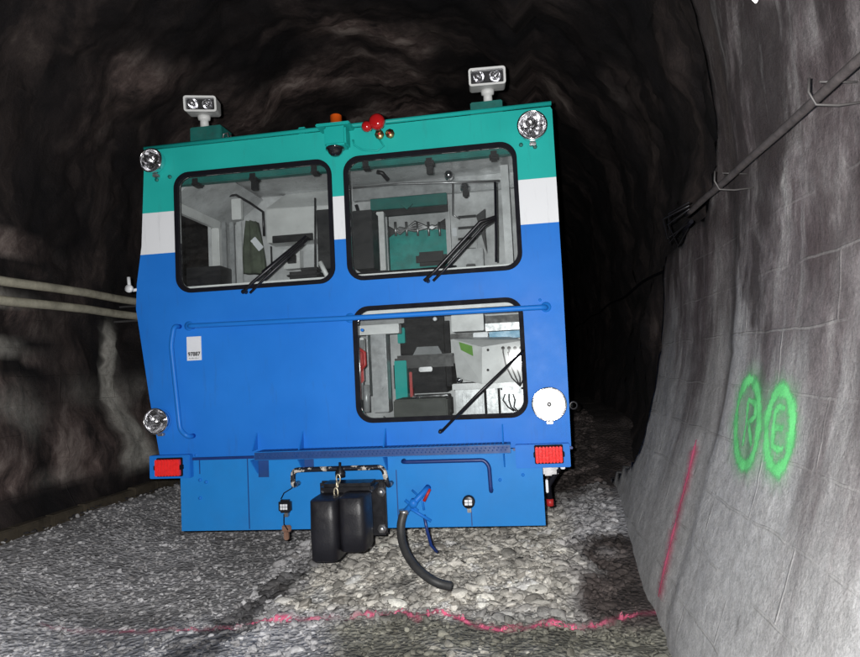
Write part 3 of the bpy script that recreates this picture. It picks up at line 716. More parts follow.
# tail light housings
for (x0, y0, x1, y1, lx0, ly0, lx1, ly1) in ((149, 456, 190, 478, 156, 459, 181, 476), (515, 445, 571, 467, 535, 446, 563, 463)):
    mb = MB(); a = P(x0, y0, -.05); c_ = P(x1, y1, -.05); mb.box((a.x, -.05, c_.z), (c_.x, .0, a.z), .004)
    hs = mb.build('lamp_housing', 'blue_paint', veh)
    a = P(lx0, ly0, -.07); c_ = P(lx1, ly1, -.07)
    mb = MB(); mb.box((a.x-.006, -.062, c_.z-.004), (c_.x+.006, -.0505, a.z+.004), .004); tlm = mb.build('tail_light', 'black_rubber', hs)
    mb = MB(); nseg = 8; w = (c_.x-a.x)/nseg
    for i in range(nseg): mb.box((a.x+i*w, -.092, c_.z+.004), (a.x+(i+1)*w-.0015, -.0625, a.z-.004), .004)
    mb.build('lens', 'red_lens', tlm)
    mb = MB(); zc = (a.z+c_.z)/2; mb.box((a.x-.012, -.085, zc-.015), (a.x+.004, -.052, zc+.015), .003); mb.box((c_.x-.004, -.085, zc-.015), (c_.x+.012, -.052, zc+.015), .003); mb.split('lens_clip', 'black_rubber', tlm)

# round headlights
def headlight(px0, py0, rad, glowing=False, Yd=-.03, lab=None):
    q = P(px0, py0, Yd-.03); ax = (0, -1, 0); c0 = (q.x, Yd, q.z)
    o = MB().lathe(c0, ax, [(-.03, 0), (-.03, rad*.7), (0, rad*.95), (.03, rad), (.048, rad), (.054, rad*.96), (.048, rad*.89), (.035, rad*.88)], 36).build('headlight', 'chrome', veh)
    if lab: o['label'] = lab
    MB().lathe(c0, ax, [(-.022, .012), (-.012, rad*.45), (.01, rad*.72), (.035, rad*.88)], 36).build('reflector', 'reflector', o)
    if glowing:
        MB().lathe(c0, ax, [(.036, rad*.88), (.045, rad*.8), (.054, rad*.5), (.056, 0)], 36).build('lens', 'flash_glow_lens', o)
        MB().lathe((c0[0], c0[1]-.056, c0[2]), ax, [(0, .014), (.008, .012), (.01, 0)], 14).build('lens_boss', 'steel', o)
    else:
        MB().lathe(c0, ax, [(-.02, .012), (.012, .012), (.02, .006), (.021, 0)], 14).build('bulb', 'chrome', o)
        MB().lathe(c0, ax, [(.040, rad*.87), (.049, rad*.6), (.053, 0)], 36).build('lens', 'lamp_glass', o)
    MB().box((q.x-.02, Yd, q.z-rad*1.18), (q.x+.02, .0, q.z-rad*.95), .003).build('mount', 'steel', o)
    return o
headlight(152, 161, .082, lab='round chrome lamp at the teal corner away from the wall'); headlight(532, 126, .092, lab='round chrome lamp at the teal corner by the wall')
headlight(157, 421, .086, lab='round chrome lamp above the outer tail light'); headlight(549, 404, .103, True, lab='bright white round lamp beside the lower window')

# roof floodlights
def flood(px0, py0, w, h, yaw, lab):
    q = P(px0, py0, .12); root = empty('floodlight', None, None, (q.x, .12, q.z)); root.rotation_euler = (math.radians(10), 0, yaw); root.parent = veh
    root['label'] = lab
    b_ = rr(-w/2, -h/2, w/2, h/2, .018, 4); b2 = rr(-w/2+.013, -h/2+.013, w/2-.013, h/2-.013, .008, 4)
    mb = MB(); mb.plate(b_, [b2], -.07, -.02); mb.plate(b_, [], -.0198, .10); mb.box((-w/2+.03, .10, -h/2+.02), (w/2-.03, .14, h/2-.02), .01)
    for k in range(5): mb.box((-w/2+.02, .015+.018*k, h/2), (w/2-.02, .02+.018*k, h/2+.008), 0)
    mb.build('housing', 'pale_panel', root)
    MB().plate(rr(-w/2+.014, -h/2+.014, w/2-.014, h/2-.014, .008, 4), [], -.024, -.0205).build('backplate', 'black_metal', root)
    for sx in (-1, 1):
        MB().lathe((sx*w*.22, -.026, 0), (0, -1, 0), [(0, .01), (.006, h*.2), (.02, h*.33), (.024, h*.34)], 22).build('reflector', 'reflector', root)
        MB().lathe((sx*w*.22, -.026, 0), (0, -1, 0), [(0, .009), (.022, .009), (.026, 0)], 12).build('bulb', 'chrome', root)
    MB().plate(b2, [], -.062, -.058).build('glass', 'lamp_glass', root)
    MB().lathe((0, .05, -h/2-.004), (0, 0, -1), [(0, 0), (0, .045), (.03, .04), (.035, .028), (.085, .03), (.09, .036), (.10, .036), (.10, 0)], 20).build('neck', 'pale_panel', root)
    return root
for (px0, py0, w, h, yaw, bx0, bx1, by, lab) in ((202, 106, .215, .105, math.radians(16), 191, 222, 124, 'floodlight on the roof farther from the grey wall'), (487, 79, .235, .11, math.radians(3), 470, 502, 98, 'floodlight on the roof nearer the grey wall')):
    f_ = flood(px0, py0, w, h, yaw, lab); q = f_.location
    a = P(bx0, by, .1); c_ = P(bx1, by, .1)
    MB().box((a.x, .08, 3.076), (c_.x, .25, q.z-.16), .006).build('lamp_bracket', 'dark_teal', veh)
mb = MB()   # small hooks, lifting lug on the roof edge
q = P(301, 122, .05); mb.box((q.x-.03, .05, 3.076), (q.x+.03, .1, 3.125), .01); mb.build('lifting_lug', 'teal_paint', veh)
mb = MB(); q = P(226, 124, .05); mb.tube([(q.x-.03, .05, 3.07), (q.x-.02, .05, 3.13), (q.x+.01, .05, 3.135), (q.x+.02, .05, 3.08), (q.x+.03, .05, 3.12), (q.x+.05, .05, 3.07)], .006, 6); mb.build('cable_hook', 'steel', veh)
# beacon and camera box
a = P(320, 124, -.12); c_ = P(349, 145, -.12)
mb = MB(); mb.box((a.x+.02, -.12, c_.z+.01), (c_.x-.02, .0, a.z-.02), .012); mb.box((a.x-.03, -.13, a.z-.018), (c_.x+.01, .05, a.z), .006); bxo = mb.build('camera_box', 'teal_paint', veh)
q = P(335, 146, -.06); MB().lathe((q.x, -.06, c_.z+.012), (0, 0, -1), [(0, .06), (.012, .06), (.013, .05), (.035, .043), (.052, .025), (.058, 0)], 26).build('camera_dome', plain('smoked_dome', (.01, .01, .013), .08, bmp=0, coat=1), bxo)
q = P(336, 119, -.04); MB().lathe((q.x, -.04, a.z+.002), (0, 0, 1), [(0, .047), (.014, .047), (.015, .04), (.07, .038), (.078, .03), (.079, 0)], 26).build('beacon', 'amber', bxo)
# red horns and brass fittings
hr = None
for (x, y, r) in ((367, 127, .034), (377, 122, .052)):
    q = P(x, y, -.06); o = MB().lathe((q.x, -.0, q.z), (.0, -1, .0), [(0, .015), (.03, .02), (.05, r*.9), (.066, r), (.085, r*.85), (.097, r*.5), (.1, 0)], 24).build('horn', 'red_gloss', veh)
    MB().lathe((q.x, -.048, q.z), (0, -1, 0), [(0, r*1.03), (.014, r*1.08), (.018, r*1.02)], 24).build('horn_rim', 'chrome', o)
for (x, y) in ((379, 134), (389.5, 133)):
    q = P(x, y, -.05); o = MB().lathe((q.x, 0, q.z), (0, -1, 0), [(0, .02), (.03, .022), (.03, .03), (.045, .03), (.045, .012), (.05, .01), (.051, 0)], 8).build('brass_fitting', 'brass', veh)
    MB().lathe((q.x, -.05, q.z), (0, -1, 0), [(.001, .009), (.006, .006), (.007, 0)], 8).build('fitting_centre', 'red_paint', o)
MB().tube([P(x, y, -.02) for x, y in ((377, 136), (384, 146), (377, 151), (362, 150), (354, 145), (353, 140))], .006, 8).build('air_line', 'teal_paint', veh)
# marks under upper corner lamps
mb = MB()
for (x, y) in ((157, 180), (170, 177), (535, 147), (521, 145)): q = P(x, y, 0); mb.lathe((q.x, 0, q.z), (0, -1, 0), [(0, .014), (.01, .012), (.01, 0)], 8)
mb.split('bolt', 'dark_teal', veh)

# small square work lights
for (x, y, rd, nx_, lab) in ((284.5, 506.5, .040, 3, 'square LED light by the coupler'), (468.5, 502, .038, 2, 'round LED light near the hose')):
    q = P(x, y, -.05); wl = MB()
    if nx_ == 3: wl.box((q.x-rd, -.06, q.z-rd), (q.x+rd, -.012, q.z+rd), .012)
    else: wl.lathe((q.x, -.012, q.z), (0, -1, 0), [(0, rd*.9), (.01, rd), (.045, rd), (.048, rd*.8), (.048, 0)], 24)
    wl = wl.build('work_light', 'black_metal', veh); wl['label'] = lab
    mb = MB(); k = rd*.62
    for i in range(nx_):
        for j in range(2):
            x0 = q.x-k+i*2*k/nx_; z0 = q.z-k*.75+j*k*.75; mb.box((x0+.0015, -.068 if nx_ == 2 else -.066, z0+.0015), (x0+2*k/nx_-.0015, -.0615, z0+k*.75-.0015), .001)
    mb.split('led', 'white', wl); MB().box((q.x-.012, -.03, q.z-rd-.03), (q.x+.012, .005, q.z-rd+.005), .002).build('mount', 'steel', wl)
MB().tube([P(x, y, -.02) for x, y in ((281, 499), (284, 493), (292, 488), (294, 478))], .004, 6).build('lamp_cable', 'black_rubber', veh)
MB().tube([P(x, y, -.02) for x, y in ((284, 514), (284, 524), (288, 530))], .004, 6).build('lamp_cable', 'black_rubber', veh)
mb = MB(); mb.box((-1.56, -.02, .505), (-1.50, .0, .545), .006); mb.box((-1.545, -.03, .455), (-1.515, .0, .51), .006); mb.build('drain_valve', plain('rusty_brass', (.25, .14, .1), .6, .4, dirt=.5), veh)

# coupler
cp = empty('coupler', None, None, (0, 0, 0)); cp.parent = veh
a = P(320, 481, -.02); c_ = P(388, 535, -.02)
mb = MB(); mb.box((a.x, -.035, c_.z), (c_.x, .004, a.z), .012); mb.build('mounting_plate', 'black_metal', cp)
for (x, y) in ((325, 490), (381, 492), (382, 529), (327, 528)):
    q = P(x, y, -.04); MB().lathe((q.x, -.035, q.z), (0, -1, 0), [(0, .030), (.006, .030), (.006, .02), (.026, .02), (.03, .016), (.03, 0)], 6).build('bolt', 'steel', cp)
a = P(310, 497, -.36); c_ = P(367, 561, -.36)
# rubber block: two swelling columns and a web, in plan, extruded down with rounded ends
def rubber(cx, w, y0, y1, z0, z1, n=20, bulge=.012):
    mb = MB(); rings = []; hz = [(0, .72), (.012, .9), (.03, 1), (.35, 1.02), (.5, 1.03), (.65, 1.02), (.97, 1), (.988, .93), (1, .8)]
    for t, s_ in hz:
        z = z0+(z1-z0)*t; ring = []
        for k in range(n*2):
            an = math.pi*2*k/(n*2); cxn, syn = math.cos(an), math.sin(an); e = .45
            x = cx+math.copysign(abs(cxn)**e, cxn)*w/2*s_; y = (y0+y1)/2+math.copysign(abs(syn)**e, syn)*(y1-y0)/2*s_
            ring.append(mb.bm.verts.new((x, y, z)))
        rings.append(ring)
    for A, B in zip(rings, rings[1:]):
        for k in range(len(A)): f = mb.bm.faces.new((A[k], A[(k+1) % len(A)], B[(k+1) % len(A)], B[k])); f.smooth = True
    mb.bm.faces.new(rings[0]); mb.bm.faces.new(rings[-1]); return mb
W_ = c_.x-a.x
rubber(a.x+W_*.25, W_*.52, -.40, -.14, c_.z, a.z-.012).build('rubber_block', 'buffer_rubber', cp)
rubber(a.x+W_*.75, W_*.50, -.37, -.14, c_.z+.045, a.z-.004).build('rubber_block', 'buffer_rubber', cp)
MB().box((a.x+.03, -.30, c_.z+.05), (c_.x-.03, -.036, a.z-.05), .03).build('buffer_body', 'buffer_rubber', cp)
MB().lathe((a.x-.02, -.22, (a.z+c_.z)/2-.0), (1, 0, 0), [(0, 0), (0, .06), (.03, .07), (.05, .07), (.05, 0)], 20).build('side_cap', 'buffer_rubber', cp)
q = P(350, 491, -.10); MB().box((q.x-.16, -.20, a.z-.02), (q.x+.17, -.03, a.z+.04), .02).build('top_bracket', 'black_metal', cp)
# chain with clevis
ch = MB(); zt = P(340, 474, -.12).z; xt = P(340, 474, -.12).x
for i in range(4):
    cz = zt-.02-i*.034; L_ = []
    for k in range(16):
        an = 2*math.pi*k/16; hx = .012*math.cos(an); hz_ = .026*math.sin(an); L_.append((xt+(hx if i % 2 == 0 else 0)+.002*i, -.16-.035*i+(hx if i % 2 else 0), cz+hz_))
    ch.tube(L_, .0048, 6, closed=True)
ch.split('chain_link', 'chain_steel', cp)
MB().lathe((xt, -.115, zt-.02), (0, 0, 1), [(0, .01), (.0, .03), (.03, .032), (.045, .02), (.055, .02), (.065, .008), (.09, .008), (.092, 0)], 14).build('clevis', 'black_metal', cp)

# air hose, valve and handle
q = P(405, 514, -.05); hp = [(404, 512, -.06), (401, 525, -.08), (402, 540, -.12), (408, 556, -.18), (420, 571, -.24), (436, 582, -.28), (451, 586, -.26)]
pts = [P(x, y, Yd) for x, y, Yd in hp]
sm = []
for i in range(len(pts)-1):
    p0, p1, p2, p3 = pts[max(i-1, 0)], pts[i], pts[i+1], pts[min(i+2, len(pts)-1)]
    for k in range(6): t = k/6; sm.append(.5*((2*p1)+(p2-p0)*t+(2*p0-5*p1+4*p2-p3)*t*t+(3*p1-p0-3*p2+p3)*t**3))
sm.append(pts[-1])
hs = MB().tube(sm, .026, 14).build('air_hose', 'hose', veh)
MB().tube([sm[0]+V((0, 0, .015)), sm[0], sm[1]], .031, 12).build('hose_collar', 'steel', hs)
vb = MB(); A = P(405, 512, -.06); B = P(424, 492, -.05)
vb.tube([A, A.lerp(B, .5), B, V((B.x+.02, 0, B.z+.02))], .019, 10); vb.tube([P(408, 507, -.06), P(431, 521, -.05)], .010, 8); vb.lathe(A.lerp(B, .45)-V((0, .03, 0)), (0, 1, 0), [(0, 0), (0, .028), (.06, .028), (.06, 0)], 6)
vb.tube([P(405, 500, -.05), P(418, 511, -.05)], .010, 8); vb.tube([P(412, 490, -.03), P(422, 499, -.05), P(424, 510, -.05)], .007, 8)
vv = vb.build('air_valve', 'blue_paint', veh)
MB().tube([P(424, 501, -.09), P(430, 489, -.09)], [.010, .008], 8).build('handle', 'red_paint', vv)
MB().tube([P(424, 515, -.03), P(427, 530, -.03), P(431, 545, .0), P(437, 552, .02)], .010, 8).build('drop_pipe', 'dark_blue', veh)

# plate with number
a = P(186.5, 337, -.006); c_ = P(201.5, 360, -.006)
pl = MB().box((a.x, -.006, c_.z), (c_.x, -.001, a.z), .0).build('number_plate', 'white', veh)
cu = bpy.data.curves.new('t', 'FONT'); cu.body = '97887'; cu.size = .036; cu.align_x = 'CENTER'; cu.extrude = .0004; cu.offset = .0012
to = bpy.data.objects.new('t', cu); COL.objects.link(to); dg = bpy.context.evaluated_depsgraph_get(); me = bpy.data.meshes.new_from_object(to.evaluated_get(dg)); bpy.data.objects.remove(to)
me.materials.clear(); tx = link('lettering', me, 'ink', pl); tx.rotation_euler = (math.pi/2, 0, 0); tx.location = ((a.x+c_.x)/2, -.0072, c_.z+.030); tx.scale = (.95, 1, 1)
mb = MB()
for i in range(9): mb.box((a.x+.014+i*.0078, -.0068, c_.z+.011), (a.x+.019+i*.0078, -.0061, c_.z+.0155+(.003 if i % 3 == 0 else 0)), 0)
mb.build('small_print', 'seat_pad', pl)

# side clutter
mb = MB(); q = P(131, 289, .06); mb.tube([(q.x+.08, .08, q.z+.0), (q.x+.02, .06, q.z-.01), (q.x-.005, .05, q.z+.02), (q.x-.01, .05, q.z+.08)], .012, 8); mb.lathe((q.x, .05, q.z+.0), (0, -1, 0), [(0, 0), (0, .028), (.02, .026), (.022, 0)], 16); mb.build('side_marker', 'white', veh)
q = P(573, 405, .25); mb = MB(); mb.lathe((q.x, .25, q.z), (0, -1, 0), [(0, .02), (.02, .03), (.03, .028), (.03, .02)], 20); mb.tube([(.272, .26, q.z), (q.x, .26, q.z)], .012, 8); mb.build('side_fitting', 'black_metal', veh)
mb = MB(); mb.box((.09, .06, .80), (.18, .30, .93), .01); sb = mb.build('connector_box', 'steel', veh)
mb = MB(); mb.tube([(.19, .1, .93), (.20, .09, .86), (.155, .08, .80), (.115, .08, .74), (.12, .08, .66)], .018, 10); mb.build('hose_loop', 'black_rubber', sb)
mb = MB(); mb.lathe((.12, .07, .66), (0, 0, -1), [(0, 0), (0, .022), (.04, .022), (.04, 0)], 12); mb.lathe((.20, .07, .90), (0, 0, -1), [(0, 0), (0, .018), (.03, .018), (.03, 0)], 12); mb.split('red_cap', 'red_paint', sb)
mb = MB(); mb.box((.10, .05, .70), (.115, .09, .78), .004); mb.box((.195, .05, .84), (.222, .07, .86), .004); mb.split('white_tag', 'white', sb)
# wheels on short rails, far back under the body
for y in (2.6, 5.6):
    for x in (-1.84, -.40):
        w = MB().lathe((x, y, .40), (1, 0, 0), [(-.06, 0), (-.06, .39), (-.03, .40), (-.03, .37), (.06, .36), (.06, .2), (.02, .15), (.06, .1), (.06, 0)], 36).build('wheel', 'steel', veh)
    MB().tube([(-1.84, y, .40), (-.40, y, .40)], .07, 14).build('axle', 'black_metal', veh)
MB().box((-2.0, 2.0, .45), (-.2, 6.6, .93), .02).build('underframe', 'dark_panel', veh)
# ---------------------------------------------------------------- cab interior
IN = {}
def ip(name, mat, *boxes, bev=.004):
    mb = MB()
    for (x0, y0, x1, y1, Yd, d) in boxes: pb(mb, x0, y0, x1, y1, Yd, d, bev)
    return mb.split(name, mat, veh)
KD = .55
P0, pb0 = P, pb
def P(px, py, Y=None, X=None, Z=None): return P0(px, py, Y=None if Y is None else (Y*KD if Y > .45 else Y), X=X, Z=Z)
def pb(mb, x0, y0, x1, y1, Y, d, bev=.004):
    Yk = Y*KD if Y > .45 else Y
    a = P0(x0, y0, Yk); c = P0(x1, y1, Yk); return mb.box((a.x, Yk, c.z), (c.x, Yk+d*KD, a.z), bev)
BY = 2.1*KD
mb = MB(); a = P(386, 206, 2.1); c_ = P(448, 270, 2.1)
mb.plate([(-2.40, 1.0), (-2.40, 3.03), (.22, 3.03), (.22, 1.0)], [[(a.x, c_.z), (c_.x, c_.z), (c_.x, a.z), (a.x, a.z)]], BY, BY+.04); mb.build('bulkhead', 'grey_panel', veh)
MB().box((.20, .07, 1.0), (.22, BY-.002, 3.03), .002).build('cab_lining', 'grey_panel', veh)
MB().box((-2.40, .07, 3.0), (.2, BY-.002, 3.03), .002).build('ceiling_panel', 'grey_panel', veh)
mb = MB(); mb.box((-2.41, .07, 1.0), (-2.385, BY-.002, 2.12), .002); mb.box((-2.41, .07, 2.74), (-2.385, BY-.002, 2.998), .002); mb.box((-2.41, .78, 2.122), (-2.385, BY-.002, 2.738), .002); mb.split('cab_lining', 'grey_panel', veh)
# left window frame inside
mb = MB(); mb.box((-2.384, .10, 2.68), (-2.34, .86, 2.75), .006); mb.box((-2.384, .78, 2.1), (-2.32, .86, 2.68), .006); mb.box((-2.384, .10, 2.09), (-2.34, .77, 2.14), .006); mb.split('inner_window_frame', 'pale_panel', veh)
# headers (visor rail) just inside upper windows
MB().box((-2.30, .08, 2.822), (.17, .14, 2.92), .006).build('header_rail', 'dark_teal', veh)
mb = MB()
for (x, y) in ((198, 183), (255, 178), (316, 171), (367, 166), (430, 163), (494, 156)):
    q = P(x, y, .12); mb.box((q.x-.03, .075, q.z-.03), (q.x+.03, .16, q.z+.03), .01)
q = P(255, 186, .12); mb.box((q.x-.022, .1, q.z-.03), (q.x+.022, .14, q.z+.03), .004); q = P(430, 169, .12); mb.box((q.x-.022, .1, q.z-.035), (q.x+.022, .14, q.z+.03), .004)
mb.split('blind_bracket', 'dark_panel', veh)
# sills
mb = MB(); mb.box((-2.34, .075, 2.075), (.17, .30, 2.118), .004); mb.build('window_sill', 'pale_panel', veh)
mb = MB(); mb.box((-1.06, .07, 1.855), (.17, .11, 1.90), .003); mb.build('window_head', 'pale_panel', veh)
# sloped ceiling cove and ribs
mb = MB()
def quad(mb, pts, th=.02):
    pts = [V(p) for p in pts]; nn = (pts[1]-pts[0]).cross(pts[2]-pts[0]).normalized()*th
    A = [mb.bm.verts.new(p) for p in pts]; B = [mb.bm.verts.new(p+nn) for p in pts]; mb.bm.faces.new(A); mb.bm.faces.new(B[::-1])
    for i in range(4): mb.bm.faces.new((A[i], A[(i+1) % 4], B[(i+1) % 4], B[i]))
quad(mb, [(-2.38, .2, 2.78), (-2.38, 1.14, 2.78), (-2.1, 1.14, 2.99), (-2.1, .2, 2.99)]); mb.build('ceiling_cove', 'grey_panel', veh)
a = P(265, 209, 2.0); c_ = P(331, 236, 2.0)
ip('wall_cabinet', 'pale_panel', (266, 210, 332, 238, 1.75, .33))
mb = MB(); quad(mb, [P(266, 210, 1.75), P(332, 206, 1.75), P(332, 190, 2.09), P(288, 194, 2.09)], .01); mb.build('cabinet_cornice', 'pale_panel', veh)
ip('door_post', 'aluminium', (221, 222, 227, 286, 1.30, .05), (229, 222, 235, 285, 1.34, .05))
ip('switch_box', 'pale_panel', (231, 199, 241, 219, 1.2, .08))
MB().tube([P(x, y, 1.3) for x, y in ((229, 196), (236, 195), (250, 203), (263, 212), (264, 236))], .010, 8).build('grab_hoop', 'black_metal', veh)
ip('door_leaf', 'grey_panel', (236, 222, 243, 284, 1.7, .03))
ip('dark_cabinet', 'dark_panel', (316, 210, 334, 268, .55, .3), (352, 211, 374, 268, .75, .35))
MB().tube([P(315, 272, .4), P(315, 198, .4)], .006, 8).build('aerial', 'black_metal', veh)
mb = MB(); q = P(305, 274, .35); mb.box((q.x-.13, .32, q.z-.03), (q.x+.11, .55, q.z+.02), .02); mb.box((q.x-.02, .32, q.z+.02), (q.x+.1, .4, q.z+.04), .01); mb.box((P(240, 282, .4).x-.05, .4, 2.12), (P(240, 282, .4).x+.05, .5, 2.17), .015); mb.split('control_console', 'dark_panel', veh)
mb = MB(); a_ = P(320, 262, .3); b_ = P(328, 278, .3); mb.tube([a_, b_], .017, 8); mb.build('lever', 'pale_panel', veh)
# rear shelf line in left compartment
ip('dark_shelf', 'dark_panel', (272, 236, 313, 240, 1.72, .025))
# black lower left through window
ip('side_locker', 'dark_panel', (186, 268, 221, 288, 1.0, .4))
# right upper compartment
ip('door_lintel', 'dark_teal', (370, 199, 447, 204, 1.95, .1)); 
mb = MB(); q = P(407, 205, 1.94); mb.plate([(q.x-.05, q.z), (q.x+.05, q.z), (q.x, q.z-.04)], [], 1.90*KD, 1.94*KD); mb.build('lintel_pointer', 'dark_teal', veh)
ip('door_jamb', 'pale_panel', (376, 212, 386, 270, 1.9, .15), (449, 204, 452, 272, 1.98, .1))
ip('door_frame', 'dark_panel', (387, 211, 390, 270, 2.06, .03), (374, 206, 448, 211, 2.0, .05), (374, 211, 377, 270, 1.85, .05))
ip('wall_panel', 'grey_panel', (455, 222, 478, 262, 2.0, .08)); ip('wall_panel', 'aluminium', (452, 250, 484, 271, 1.5, .3))
mb = MB(); mb.plate([(P(x, y, 1.0).x, P(x, y, 1.0).z) for x, y in ((476, 216), (485, 209), (485, 232), (487, 254))], [], .98*KD, 1.0*KD); mb.build('black_bracket', 'dark_panel', veh)
ip('corner_post', 'grey_panel', (500, 165, 514, 272, .8, .3))
ip('ceiling_panel', 'aluminium', (352, 186, 514, 187, 1.95, .1))
mb = MB()
for (x, y) in ((465, 188), (449, 176)): q = P(x, y, 1.0); mb.lathe((q.x, q.y, q.z), (0, -1, 0), [(0, .0), (0, .035), (.05, .025), (.055, 0)], 14)
mb.split('dome_lamp', 'chrome', veh)
mb = MB(); mb.tube([P(377, 172, .9), P(382, 173, .9), P(388, 180, 1.0)], .016, 8); q = P(465, 188, .9); mb.box((q.x-.02, q.y, q.z-.06), (q.x+.02, q.y+.06, q.z+.04), .01); mb.split('ceiling_fitting', 'dark_panel', veh)
MB().tube([P(352, 274, .35), P(380, 272, .35), P(420, 269, .35), P(456, 266, .35)], .006, 6).build('sill_cable', 'black_rubber', veh); ip('sill_plug', 'dark_panel', (466, 264, 475, 268, .34, .03))
# machinery behind the rear opening
mb = MB(); pb(mb, 380, 233, 456, 280, 2.55, .5, .03); mb.build('engine_cover', 'engine_teal', veh)
mb = MB(); pb(mb, 375, 205, 460, 232, 3.0, .1, .01); mb.build('engine_bay_wall', 'grey_panel', veh)
mb = MB()
for k in range(4): mb.tube([P(384, 240-5*k, 2.5), P(400, 228+k*2, 2.48), P(415, 231-3*k, 2.45), P(432, 226+k, 2.46), P(450, 229-4*k, 2.5)], .013, 8)
for k in range(5): mb.tube([P(395+11*k, 222, 2.44), P(396+11*k, 236, 2.44)], .011, 6)
mb.split('pipework', 'steel', veh)
mb = MB(); pb(mb, 415, 252, 447, 264, 2.35, .12, .03); mb.build('air_filter', 'dark_panel', veh)
P, pb = P0, pb0
# lower compartment seen through the lower window
ip('pipe_duct', 'aluminium', (370, 331, 389, 412, .45, .12), (366, 333, 370, 396, .5, .1)); ip('duct_bracket', 'pale_panel', (356, 326, 399, 333, .4, .1), (357, 338, 364, 352, .42, .05))
mb = MB(); mb.tube([P(362, 340, .35), P(362, 400, .35)], .012, 8); mb.tube([P(366, 385, .32), P(367, 412, .32)], .022, 10); mb.split('pipe', 'aluminium', veh)
mb = MB(); q = P(359, 362, .22); mb.tube([(q.x+.0, .22, q.z+.09), (q.x+.04, .22, q.z+.06), (q.x+.04, .22, q.z-.02), (q.x, .22, q.z-.06)], .013, 8); mb.box((q.x-.03, .24, q.z-.14), (q.x+.02, .28, q.z+.08), .01); mb.build('red_valve', 'red_paint', veh)
st = empty('seat', None, None, (0, 0, 0)); st.parent = veh
mb = MB(); pb(mb, 398, 318, 450, 358, .95, .14, .04); pb(mb, 392, 360, 452, 392, .75, .45, .04); mb.build('seat_back', 'seat_fabric', st)
mb = MB(); pb(mb, 394, 356, 456, 366, .72, .1, .02); mb.build('armrest', 'dark_panel', st)
mb = MB(); mb.plate([(P(x, y, .9).x, P(x, y, .9).z) for x, y in ((412, 357), (443, 355), (438, 346), (417, 347))], [], .90, .93); mb.build('head_pad', 'seat_pad', st)
MB().box((P(425, 369, .7).x-.05, .72, P(425, 369, .7).z-.02), (P(425, 369, .7).x+.05, .745, P(425, 369, .7).z+.015), .006).build('seat_badge', 'steel', st)
ip('dark_backboard', 'dark_panel', (392, 314, 452, 420, 1.5, .1))
ip('fuel_box', 'teal_paint', (394, 361, 408, 402, .7, .2)); ip('small_green_box', 'teal_paint', (397, 328, 405, 343, .9, .1))
ip('red_hose_box', 'red_paint', (409, 372, 413, 398, .74, .06))
mb = MB(); pb(mb, 393, 400, 448, 418, .35, .35, .01); mb.build('floor_plate', 'grate', veh)
mb = MB(); pb(mb, 412, 396, 448, 399, .6, .2, .004); mb.tube([P(446, 396, .55), P(450, 416, .5)], .012, 8); mb.split('seat_runner', 'chrome', veh)
cbx = empty('control_box', None, None, (0, 0, 0)); cbx.parent = veh
A = P(452, 339, .50); B = P(482, 347, .38); Cc = P(482, 384, .38); D = P(457, 378, .50)
mb = MB(); quad(mb, [A, B, Cc, D], .015); quad(mb, [P(482, 347, .38), P(526, 340, .42), P(526, 381, .42), P(482, 384, .38)], .015); quad(mb, [A, P(500, 335, .62), P(526, 340, .42), B], .01); mb.build('case', 'pale_panel', cbx)
mb = MB(); quad(mb, [P(459, 342, .468), P(472, 346, .414), P(473, 356, .41), P(461, 350, .46)], .004)
for v_ in mb.bm.verts: v_.co.y -= .012
mb.build('green_sticker', 'green_sticker', cbx)
mb = MB()
for x in (503, 509, 515, 521): q = P(x, 348, .39); mb.lathe((q.x, q.y, q.z), (0, -1, 0), [(0, .012), (.012, .012), (.012, .006), (.03, .005), (.03, 0)], 10); mb.box((q.x-.005, q.y-.02, q.z-.03), (q.x+.005, q.y-.008, q.z), .001)
for y in (350, 370): q = P(488, y, .38); mb.lathe((q.x, q.y, q.z), (0, -1, 0), [(0, .009), (.01, .009), (.01, 0)], 10)
mb.split('toggle_switch', 'dark_panel', cbx)
mb = MB()
for k in range(4): mb.tube([P(503+5*k, 352, .34), P(506+5*k, 366, .30), P(512+4*k, 378, .32), P(520, 386, .36)], .005, 6)
mb.split('control_cable', 'black_rubber', cbx)
ip('upper_duct', 'pale_panel', (451, 315, 484, 330, .45, .2)); ip('dark_duct', 'dark_panel', (485, 316, 525, 322, .5, .1), (450, 334, 474, 338, .6, .1)); ip('duct', 'aluminium', (485, 323, 525, 329, .5, .1))
ip('document_tray', 'white', (473, 333, 488, 337, .55, .1)); ip('blue_tray', 'sky_blue', (489, 332, 525, 337, .55, .1))
ip('lower_locker', 'aluminium', (455, 388, 485, 418, .6, .4), (486, 386, 499, 418, .5, .4), (500, 388, 525, 416, .42, .3), bev=.015)
ip('shelf', 'grey_panel', (452, 384, 526, 387, .45, .3))
MB().tube([P(x, y, .30) for x, y in ((384, 416), (384, 424))], .004, 6).build('latch_pin', 'steel', veh)
mb = MB()
for k in range(5): y = 216+11*k; pb(mb, 458, y, 476, y+1.2, 1.08, .005, 0)
mb.split('panel_seam', 'dark_panel', veh)
ip('side_handle', 'dark_panel', (246, 222, 250, 226, .8, .03), (270, 246, 272, 270, .93, .02))
ip('warning_plate', 'white', (452, 228, 457, 236, 1.07, .01))
ip('fuse_box', 'pale_panel', (283, 250, 300, 268, 1.04, .1)); ip('coil', 'dark_panel', (287, 255, 296, 263, 1.02, .02))
MB().tube([P(x, y, .7) for x, y in ((356, 205), (359, 214), (366, 262), (372, 270))], .012, 8).build('conduit', 'black_rubber', veh)
MB().tube([P(x, y, 1.05) for x, y in ((353, 188), (400, 184), (440, 183), (500, 181))], .010, 8).build('conduit', 'steel', veh)
MB().tube([P(x, y, 1.05) for x, y in ((453, 183), (453, 215), (460, 219))], .008, 8).build('conduit', 'steel', veh)
